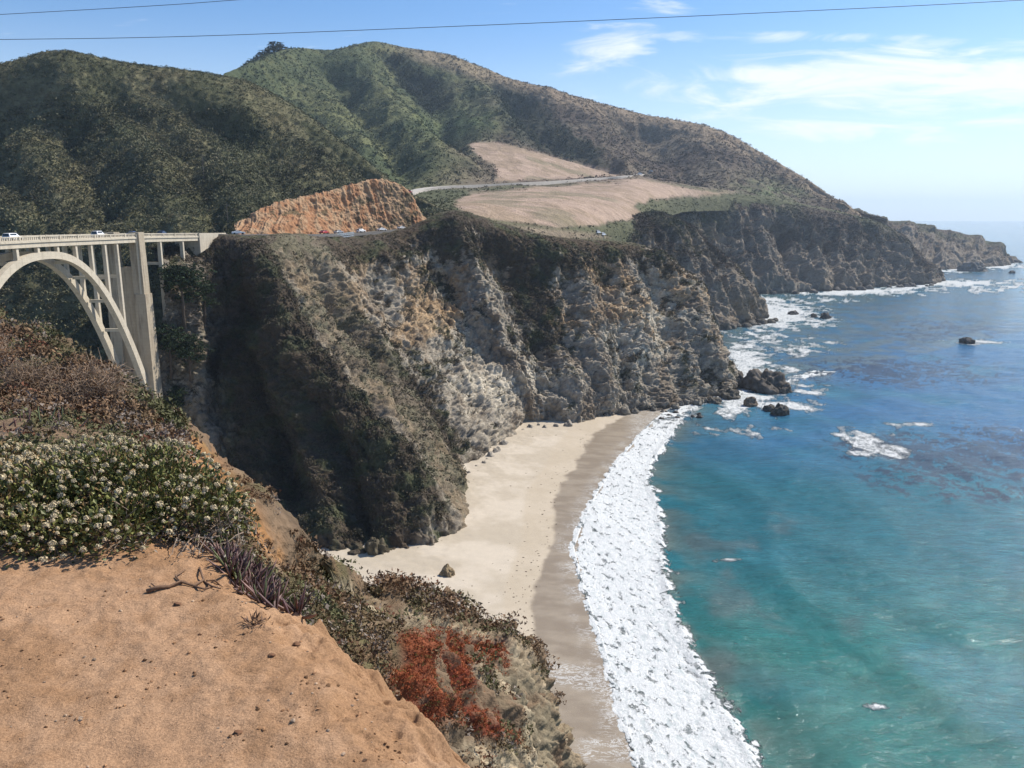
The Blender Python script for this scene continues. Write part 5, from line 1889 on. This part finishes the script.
o = mesh_np('conifer_forest', Vs, np.arange(len(Vs)).reshape(-1, 3), M_leaf, col=cv, smooth=False)
tag(o, 'dark conifer woods filling the high gullies of the far hills', 'woods', kind='stuff')

# ================================================================== FOREGROUND PLANTS
rs = np.random.RandomState(21)
M_fleaf = simple_mat('shrub_leaf', (1, 1, 1), rough=0.55, var=0.2, cell=0.02, spec=0.4, tint=True)
M_stem = simple_mat('shrub_stem', (0.20, 0.15, 0.11), rough=0.9, var=0.3, cell=0.02)
M_flower = simple_mat('flower_cream', (1, 1, 1), rough=0.9, var=0.15, cell=0.01, tint=True)


def leaves(name, C, Dv, L, Wd, cols, mat, parent=None, curl=0.25, seed=1):
    """small pointed leaves: centres C, directions Dv, lengths L, widths Wd -> two folded triangles each"""
    rs_ = np.random.RandomState(seed)
    n = len(C)
    d = Dv / np.linalg.norm(Dv, axis=1, keepdims=True)
    r = rs_.normal(size=(n, 3))
    s = np.cross(d, r)
    s /= np.linalg.norm(s, axis=1, keepdims=True)
    up = np.cross(s, d)
    L = L[:, None]
    Wd = Wd[:, None]
    p0 = C
    p1 = C + d * L * .55 + s * Wd * .5 + up * L * curl * .3
    p2 = C + d * L - up * L * curl * .2
    p3 = C + d * L * .55 - s * Wd * .5 + up * L * curl * .3
    V = np.stack([p0, p1, p2, p3], 1).reshape(-1, 3)
    i = np.arange(n) * 4
    F = np.concatenate([np.stack([i, i + 1, i + 2], 1), np.stack([i, i + 2, i + 3], 1)])
    return mesh_np(name, V, F, mat, col=np.repeat(cols, 4, axis=0), smooth=False, parent=parent)


# flowering shrub: union of low domes
domes = [(-60, 500, 3.9, .50, .28), (0, 505, 3.85, .42, .29), (55, 495, 4.0, .44, .34), (110, 490, 4.1, .46, .38), (158, 500, 4.05, .40, .36), (198, 520, 3.95, .27, .25), (50, 540, 3.65, .30, .20), (115, 535, 3.7, .30, .22), (-20, 470, 4.5, .50, .22), (222, 540, 3.9, .15, .15)]
domes_old = [(-40, 500, 4.0, .62, .40), (30, 505, 4.1, .60, .42), (90, 490, 4.3, .62, .46), (140, 486, 4.4, .58, .46), (190, 505, 4.2, .46, .34), (222, 525, 4.0, .30, .22), (60, 530, 3.7, .45, .25), (-20, 470, 4.9, .60, .35), (150, 530, 3.75, .36, .22)]
fs = empty('flowering_shrub', (W(90, 540, 4.0)[0], 4.0, CAMZ - 1.75))
tag(fs, 'rounded green shrub covered in small cream flower heads at the edge of the dirt ledge', 'shrub')
FO = np.array(fs.location)
DC = []
for px, py, Y, r, h in domes:
    c = np.array(W(px, py, Y))
    c[2] = CAMZ - 1.56
    DC.append((c, r, h))


def dome_points(n, shell=(0.55, 1.02)):
    wts = np.array([r * r for c, r, h in DC])
    k = rs.choice(len(DC), n, p=wts / wts.sum())
    C_ = np.array([DC[i][0] for i in k])
    R_ = np.array([[DC[i][1], DC[i][1], DC[i][2]] for i in k])
    d = rs.normal(size=(n, 3))
    d /= np.linalg.norm(d, axis=1, keepdims=True)
    d[:, 2] = np.where(d[:, 2] < -.35, -d[:, 2], d[:, 2])
    q = rs.uniform(*shell, (n, 1))
    P = C_ + d * R_ * q
    P += (0.05 * fbm(P, 0.22, 2, 0.5, 4))[:, None] * d
    depth = np.ones(n)
    for c, r, h in DC:            # how deep inside the union
        e = np.linalg.norm((P - c) / np.array([r, r, h]), axis=1)
        depth = np.minimum(depth, e)
    return P, d, depth


P, d, e = dome_points(42000)
keepm = (e > 0.5) & (P[:, 2] > CAMZ - 1.70)
P, d, e = P[keepm], d[keepm], e[keepm]
gapn = fbm(P, 0.11, 2, 0.5, 8)
k_ = (gapn > -0.22) | (e < 0.75)
P, d, e = P[k_], d[k_], e[k_]
n = len(P)
lc = mixcol((0.055, 0.065, 0.018), (0.23, 0.23, 0.065), rs.rand(n) ** 1.3)
brown = rs.rand(n) < (0.16 + 0.5 * sstep(-(P[:, 0] + 2.2), 0, .6) * 0.6)
lc = np.where(brown[:, None], mixcol((0.14, 0.09, 0.04), (0.26, 0.17, 0.07), rs.rand(n)), lc)
leaves('foliage', P - FO, d * .8 + rs.normal(size=(n, 3)) * .6 + [0, 0, .3], rs.uniform(.018, .036, n), rs.uniform(.011, .021, n), lc, M_fleaf, fs, seed=2)
# twigs
mb = MB()
for k in range(230):
    c, r, h = DC[rs.randint(len(DC))]
    a = rs.uniform(0, 6.283)
    el = rs.uniform(.15, 1.3)
    tip = c + np.array([math.cos(a) * math.cos(el) * r, math.sin(a) * math.cos(el) * r, math.sin(el) * h]) * rs.uniform(.8, 1.0)
    base = c + np.array([rs.normal() * .08, rs.normal() * .08, -.05])
    mid = (base + tip) / 2 + rs.normal(size=3) * .05
    mb.tube([tuple(base - FO), tuple(mid - FO), tuple(tip - FO)], [.006, .004, .002], 4, cap=False)
# bare, drooping twigs at the front
for k in range(150):
    px = rs.uniform(20, 235)
    py = rs.uniform(535, 575)
    b0 = np.array(WZ(px, py, CAMZ - 1.66)) + np.array([0, .15, .12])
    q = [b0]
    dd = np.array([rs.normal() * .5, -1 + rs.normal() * .5, rs.uniform(-.3, .5)])
    for j in range(4):
        dd = dd + rs.normal(size=3) * .35 + np.array([0, 0, -.08])
        nx = q[-1] + dd / np.linalg.norm(dd) * rs.uniform(.025, .055)
        nx[2] = max(nx[2], ledge_z(nx[0], nx[1]) + .006)
        q.append(nx)
    mb.tube([tuple(t - FO) for t in q], [.004, .0035, .003, .0025, .0015], 4, cap=False)
mb.build('stems', M_stem, fs)
# dry leaf wisps hanging at the front
n = 2600
px, py = rs.uniform(10, 240, n), rs.uniform(528, 572, n)
C_ = np.array([WZ(a, b_, CAMZ - 1.6) for a, b_ in zip(px, py)]) + np.stack([0 * px, rs.uniform(0, .2, n), rs.uniform(-.04, .12, n)], 1)
kk = fbm(C_, .12, 2, .5, 3) > 0.05
C_ = C_[kk]
n = len(C_)
leaves('dry_leaves', C_ - FO, rs.normal(size=(n, 3)), rs.uniform(.015, .03, n), rs.uniform(.005, .011, n), mixcol((0.16, 0.12, 0.09), (0.42, 0.36, 0.28), rs.rand(n) ** 1.5), M_fleaf, fs, seed=3)


def flower_geo(seed, r=0.015):
    rs_ = np.random.RandomState(seed)
    V, F, c = [], [], []
    nfl = 60
    for k in range(nfl):
        d_ = rs_.normal(size=3)
        d_ /= np.linalg.norm(d_)
        d_[2] = abs(d_[2]) - .35 if d_[2] < 0 else d_[2]
        b_ = d_ * r * rs_.uniform(.55, 1.0)
        t1 = np.cross(d_, rs_.normal(size=3))
        t1 /= np.linalg.norm(t1)
        t2 = np.cross(d_, t1)
        w_ = r * .34
        o_ = len(V)
        V += [b_ - t1 * w_, b_ + t1 * w_, b_ + t2 * w_ + d_ * r * .15, b_ - t2 * w_ * .8 + d_ * r * .2]
        F += [(o_, o_ + 1, o_ + 2), (o_, o_ + 3, o_ + 1)]
        cc = np.array([0.64, 0.53, 0.34]) * rs_.uniform(.65, 1.15)
        c += [cc] * 4
    return np.array(V), np.array(F), np.array(c)


FG = [flower_geo(s) for s in range(6)]
P, d, e = dome_points(4200, (0.99, 1.07))
kp = (e > 0.97) & (d[:, 2] > .10) & (P[:, 2] > CAMZ - 1.64)
P, d = P[kp], d[kp]
qx, qy = to_px(P)
cl = fbm(P, .28, 2, .5, 5)
kp = (cl > -0.30) & (qx > -60) & (qx < 258)
P, d, qx, qy = P[kp], d[kp], qx[kp], qy[kp]
sel = []
for i in range(len(P)):
    if all(np.sum((P[i] - P[j]) ** 2) > .031 ** 2 for j in sel[-400:]):
        sel.append(i)
P, d = P[sel], d[sel]
dist = np.linalg.norm(P - np.array([0, 0, CAMZ]), axis=1)
qx, qy = to_px(P)
vis = (qx > 0) & (qy < 560)
order = np.argsort(np.where(vis, dist, dist + 50))
fm = []
for v_, f_, c_ in FG:
    o_ = mesh_np('flower_head', v_, f_, M_flower, col=c_, smooth=False)
    fm.append(o_.data)
    bpy.data.objects.remove(o_)
rest = []
for n_, i in enumerate(order[:480]):
    s_ = rs.uniform(.55, 1.25)
    a = rs.uniform(0, 6.28)
    if n_ < 95:
        o_ = bpy.data.objects.new('flower_head', fm[n_ % 6])
        COL.objects.link(o_)
        o_.parent = fs
        o_.location = P[i] - FO
        o_.rotation_euler = (0, 0, a)
        o_.scale = (s_, s_, s_)
    else:
        v_, f_, c_ = FG[n_ % 6]
        R3 = np.array([[math.cos(a), -math.sin(a), 0], [math.sin(a), math.cos(a), 0], [0, 0, 1]])
        rest.append((v_ @ R3.T * s_ + P[i] - FO, f_, c_ * rs.uniform(.75, 1.1)))
off, V_, F_, C2 = 0, [], [], []
for v_, f_, c_ in rest:
    V_.append(v_)
    F_.append(f_ + off)
    C2.append(c_)
    off += len(v_)
o_ = mesh_np('flower_heads', np.concatenate(V_), np.concatenate(F_), M_flower, col=np.concatenate(C2), smooth=False, parent=fs)
o_['kind'] = 'stuff'


# ---- succulent ice plant clumps: upright three-sided fingers
def fingers(name, base, dirs, L, r, cols, mat, parent=None, seed=1):
    rs_ = np.random.RandomState(seed)
    n = len(base)
    d = dirs / np.linalg.norm(dirs, axis=1, keepdims=True)
    s = np.cross(d, np.array([[0.3, 1, 0.1]]))
    s /= np.linalg.norm(s, axis=1, keepdims=True)
    t = np.cross(d, s)
    bend = rs_.normal(size=(n, 3)) * .12 + np.array([0, 0, .15])
    rings = []
    for k, (q, w_) in enumerate(((0, .7), (.4, 1.0), (.75, .8), (1.0, .12))):
        c = base + d * (L[:, None] * q) + bend * (L[:, None] * q * q)
        for j in range(3):
            a = j * 2.094 + .4
            rings.append(c + (s * math.cos(a) + t * math.sin(a)) * (r[:, None] * w_))
    V = np.stack(rings, 1)
    F = []
    for k in range(3):
        for j in range(3):
            j2 = (j + 1) % 3
            F.append((k * 3 + j, k * 3 + j2, (k + 1) * 3 + j2, (k + 1) * 3 + j))
    F = np.array(F)
    Fa = (np.arange(n)[:, None, None] * 12 + F[None]).reshape(-1, 4)
    cc = np.repeat(cols[:, None], 12, axis=1) * np.array([.55] * 3 + [.85] * 3 + [1.05] * 3 + [1.25] * 3)[None, :, None]
    return mesh_np(name, V.reshape(-1, 3), Fa, mat, col=cc.reshape(-1, 3), smooth=True, parent=parent)


def surf_pts(P, poly, n, rs_):
    """random points of surface grid P that fall in the photo polygon"""
    qx, qy = to_px(P)
    m_ = inside(qx, qy, poly).astype(float)
    return pick(P, m_, n, rs_)[0]


def ice_clump(poly, n, L0, label, pal, seed, P_=None, rr_=.0045):
    rs_ = np.random.RandomState(seed)
    b0 = surf_pts(P_ if P_ is not None else PA2, poly, n, rs_)
    o_ = b0.mean(0)
    r_ = empty('ice_plant', o_)
    tag(r_, label, 'ice plant')
    dr_ = rs_.normal(size=(n, 3)) * .55 + np.array([0, -.1, 1.0])
    c_ = np.array([pal[i] for i in rs_.randint(len(pal), size=n)]) * rs_.uniform(.7, 1.3, (n, 1))
    fingers('leaves', b0 - o_ + np.array([0, 0, -.005]), dr_, L0 * rs_.uniform(.5, 1.2, n), rr_ * rs_.uniform(.8, 1.4, n) * (L0 / .07), c_, M_fleaf, r_, seed)
    return r_


PALp = [(0.12, 0.06, 0.06), (0.17, 0.10, 0.09), (0.09, 0.055, 0.05), (0.10, 0.11, 0.045), (0.21, 0.13, 0.11)]
PALg = [(0.13, 0.16, 0.07), (0.10, 0.11, 0.045), (0.20, 0.16, 0.10), (0.14, 0.08, 0.07)]
bothP = np.concatenate([PA2.reshape(-1, 3)])
b_led = PL[:, :, :]
ice_clump([(215, 545), (250, 540), (262, 560), (285, 575), (318, 592), (322, 612), (300, 618), (262, 604), (235, 590)], 1200, .11, 'spiky purple-brown succulent clump on the ledge edge right of the flowering shrub', PALp, 5, PL)
ice_clump([(245, 575), (275, 580), (325, 595), (345, 608), (330, 628), (290, 612), (255, 595)], 700, .11, 'spiky purple and grey succulent mat hanging over the bluff just past the ledge edge', PALp, 6, PA2)
ice_clump([(262, 585), (285, 590), (292, 606), (275, 608), (262, 600)], 130, .085, 'small fresh green tuft of succulent fingers in the purple clump', PALg, 7, PL)
ice_clump([(-40, 395), (30, 398), (70, 415), (80, 432), (40, 446), (-40, 450)], 1500, .22, 'purple succulent mat on the slope behind the flowering shrub', PALp + PALg[:1], 8, PA2, .0035)

# ---- dry twiggy shrubs on the slope, upper left
M_twig = simple_mat('dry_twig', (0.30, 0.215, 0.15), rough=0.9, var=0.3, cell=0.2)


def dry_shrub(px, py, Rm, label, seed, n=260, col=None):
    rs_ = np.random.RandomState(seed)
    Y = surf_y(PA2, px, py)
    p_ = W(px, py, Y)
    r_ = empty('dry_shrub', p_)
    tag(r_, label, 'shrub')
    mb = MB()
    tips = []
    for k in range(n):
        a, el = rs_.uniform(0, 6.283), rs_.uniform(.1, 1.5)
        d_ = np.array([math.cos(a) * math.cos(el), math.sin(a) * math.cos(el), math.sin(el)])
        q = [np.array([rs_.normal() * Rm * .15, rs_.normal() * Rm * .15, -0.05])]
        st_ = Rm * rs_.uniform(.16, .27)
        dd = d_.copy()
        for j in range(4):
            dd = dd + rs_.normal(size=3) * .3
            dd[2] += .02
            q.append(q[-1] + dd / np.linalg.norm(dd) * st_)
        w_ = Rm * .010
        mb.tube([tuple(t) for t in q], [w_, w_ * .8, w_ * .6, w_ * .5, w_ * .3], 3, cap=False)
        for j in (2, 3, 4):
            for _ in range(2):
                e_ = q[j] + rs_.normal(size=3) * Rm * .13
                mb.tube([tuple(q[j]), tuple(e_)], [w_ * .5, w_ * .25], 3, cap=False)
            tips.append(q[j])
    mb.build('twigs', M_twig, r_)
    tp = np.array(tips)
    tufts('leaves', tp, np.full(len(tp), Rm * .07), np.array([col or (0.17, 0.105, 0.055)]) * rs_.uniform(.6, 1.4, (len(tp), 1)), 7, mat=M_leaf, parent=r_, seed=seed, flat=.9)
    return r_


dry_shrub(30, 395, 1.35, 'large tangled grey-brown dry shrub on the slope under the bridge arch', 1, n=380)
dry_shrub(-10, 372, 1.8, 'dry reddish shrub cut by the left edge below the arch', 2, n=320, col=(0.22, 0.11, 0.05))
dry_shrub(62, 420, 1.0, 'smaller dry grey shrub right above the flowering shrub', 3, n=260)
dry_shrub(95, 405, 1.3, 'brown dry shrub midway down the left slope', 4, n=240, col=(0.16, 0.09, 0.045))

# ---- scrub over the bluff
VA = np.broadcast_to(np.linspace(0, 240, PA2.shape[0])[:, None], PA2.shape[:2])
qx, qy = to_px(PA2)
near_w = (VA > 30) * (PA2[..., 1] > 4.2) / np.clip(PA2[..., 1], 5, 80) ** 1.5
wsc = np.clip(vegA + 0.35 * np.exp(-((qx - 318) / 40) ** 2) - 1.2 * pale_r - 0.9 * redm - 1.1 * np.clip(edge_o * 1.1, 0, 1), 0, 1) * near_w * (qy < 800) * (qx > -120)
pts, idx = pick(PA2, wsc, 15000, rs)
zone = fbm(pts, 3.5, 3, .5, 91)
tr = rs.rand(len(pts))
pal = mixcol((0.17, 0.105, 0.06), (0.10, 0.10, 0.045), sstep(zone, -.2, .4))
pal = np.where((tr < .12)[:, None], np.array([[0.22, 0.18, 0.15]]), pal)
pal = np.where((tr > .955)[:, None], np.array([[0.17, 0.07, 0.04]]), pal)
tufts('bluff_scrub', pts, (0.012 + 0.022 * rs.rand(len(pts)) ** 2) * np.clip(pts[:, 1], 4, 45) ** 0.85, pal, 48, mat=M_leaf, seed=31, leaf=.24, flat=.9)
tag(bpy.data.objects['bluff_scrub'], 'low dry brown and grey scrub over the near bluff', 'scrub', kind='stuff')
pts, idx = pick(PA2, redm * near_w * sstep(a2 + a1, -0.8, 0.0), 12000, rs)
pal = mixcol((0.22, 0.045, 0.022), (0.36, 0.11, 0.04), rs.rand(len(pts)))
pal = np.where((rs.rand(len(pts)) < .14)[:, None], np.array([[0.14, 0.13, 0.04]]), pal)
tufts('red_ice_plant', pts, rs.uniform(.035, .09, len(pts)) * np.clip(pts[:, 1], 6, 60) / 16, pal, 24, mat=M_leaf, seed=32, leaf=.36, flat=.6)
tag(bpy.data.objects['red_ice_plant'], 'bright red ice plant mats spread on the near bluff', 'ice plant', kind='stuff')

# ---- loose things on the ledge
n = 5000
qx, qy = rs.uniform(0, 470, n), rs.uniform(560, 768, n)
pp = np.array([WZ(a, b_, CAMZ - 1.6)[:2] for a, b_ in zip(qx, qy)])
inl = pl_sdist(pp[:, 0], pp[:, 1], E_) < -.02
wgt = fbm(np.stack([pp[:, 0], pp[:, 1], 0 * pp[:, 0]], 1), .4, 3, .5, 3) + .35 * sstep(qx, 150, 400) > rs.uniform(-.4, .7, n)
pp = pp[inl & wgt]
Vb, Fb = ICO[1]
V_, F_, C_, off = [], [], [], 0
for x, y in pp:
    r = .0012 + .0075 * rs.rand() ** 7
    v_ = Vb * (1 + .35 * rs.normal(size=(len(Vb), 1)) * .6) * np.array([r, r * rs.uniform(.6, 1.2), r * .6]) + np.array([x, y, ledge_z(x, y) + r * .2])
    V_.append(v_)
    F_.append(Fb + off)
    off += len(Vb)
    c = np.array([0.34, 0.19, 0.10]) * rs.uniform(.3, 1.2) if rs.rand() < .8 else np.array([0.36, 0.26, 0.18])
    C_.append(np.tile(c, (len(Vb), 1)))
o = mesh_np('gravel', np.concatenate(V_), np.concatenate(F_), M_rock, col=np.concatenate(C_), smooth=False)
tag(o, 'crumbs of soil and gravel scattered on the dirt ledge', 'gravel', kind='stuff')


def ground_pt(px, py, up=0.0):
    x, y, _ = WZ(px, py, CAMZ - 1.6)
    return np.array([x, y, ledge_z(x, y) + up])


M_dead = simple_mat('dead_wood', (0.17, 0.10, 0.06), rough=0.95, var=0.3, cell=.01)
db = empty('dead_branch', ground_pt(180, 590))
tag(db, 'crooked dead branch lying on the dirt below the flowering shrub', 'branch')
mb = MB()
DO = np.array(db.location)
for pl_, r_ in (([(147, 597), (158, 595), (170, 593), (182, 588), (195, 590), (204, 583), (200, 572)], .009), ([(182, 588), (176, 582), (186, 576)], .005), ([(204, 583), (212, 590), (221, 592)], .005), ([(195, 590), (205, 594), (214, 588)], .005),
                ([(160, 595), (152, 590)], .004), ([(207, 582), (214, 575), (222, 578)], .005)):
    q = [ground_pt(a, b_, r_ * .8 + .006 * (k % 2)) - DO for k, (a, b_) in enumerate(pl_)]
    mb.tube([tuple(t) for t in q], [r_ * (1 - .5 * k / len(q)) for k in range(len(q))], 6)
mb.build('wood', M_dead, db, True)
wd = empty('dry_weed', ground_pt(256, 628))
tag(wd, 'small withered weed sprouting from the bare dirt right of the dead branch', 'weed')
n = 70
leaves('leaves', rs.normal(size=(n, 3)) * [.022, .022, .004] + [0, 0, .006], rs.normal(size=(n, 3)) + [0, 0, .7], rs.uniform(.02, .05, n), rs.uniform(.003, .007, n), np.array([[.14, .08, .05]]) * rs.uniform(.5, 1.5, (n, 1)), M_fleaf, wd)
for px, py, s_, lab in ((178, 608, .011, 'dark clod of earth below the dead branch'), (296, 637, .012, 'dark clod of earth near the ledge edge'), (328, 636, .011, 'dark clod on the ledge edge below the succulents'),
                        (238, 738, .011, 'small dark stone low on the bare dirt'), (272, 660, .010, 'dark clod in the middle of the dirt ledge')):
    V, F = ICO[3]
    Q = V * (1 + .35 * fbm(V + px, 1.0, 3))[:, None] * np.array([s_ * 1.3, s_, s_ * .7])
    o = mesh_np('clod', Q, F, M_rock, col=np.tile([[.16, .085, .05]], (len(V), 1)))
    o.location = ground_pt(px, py, s_ * .3)
    tag(o, lab, 'clod')
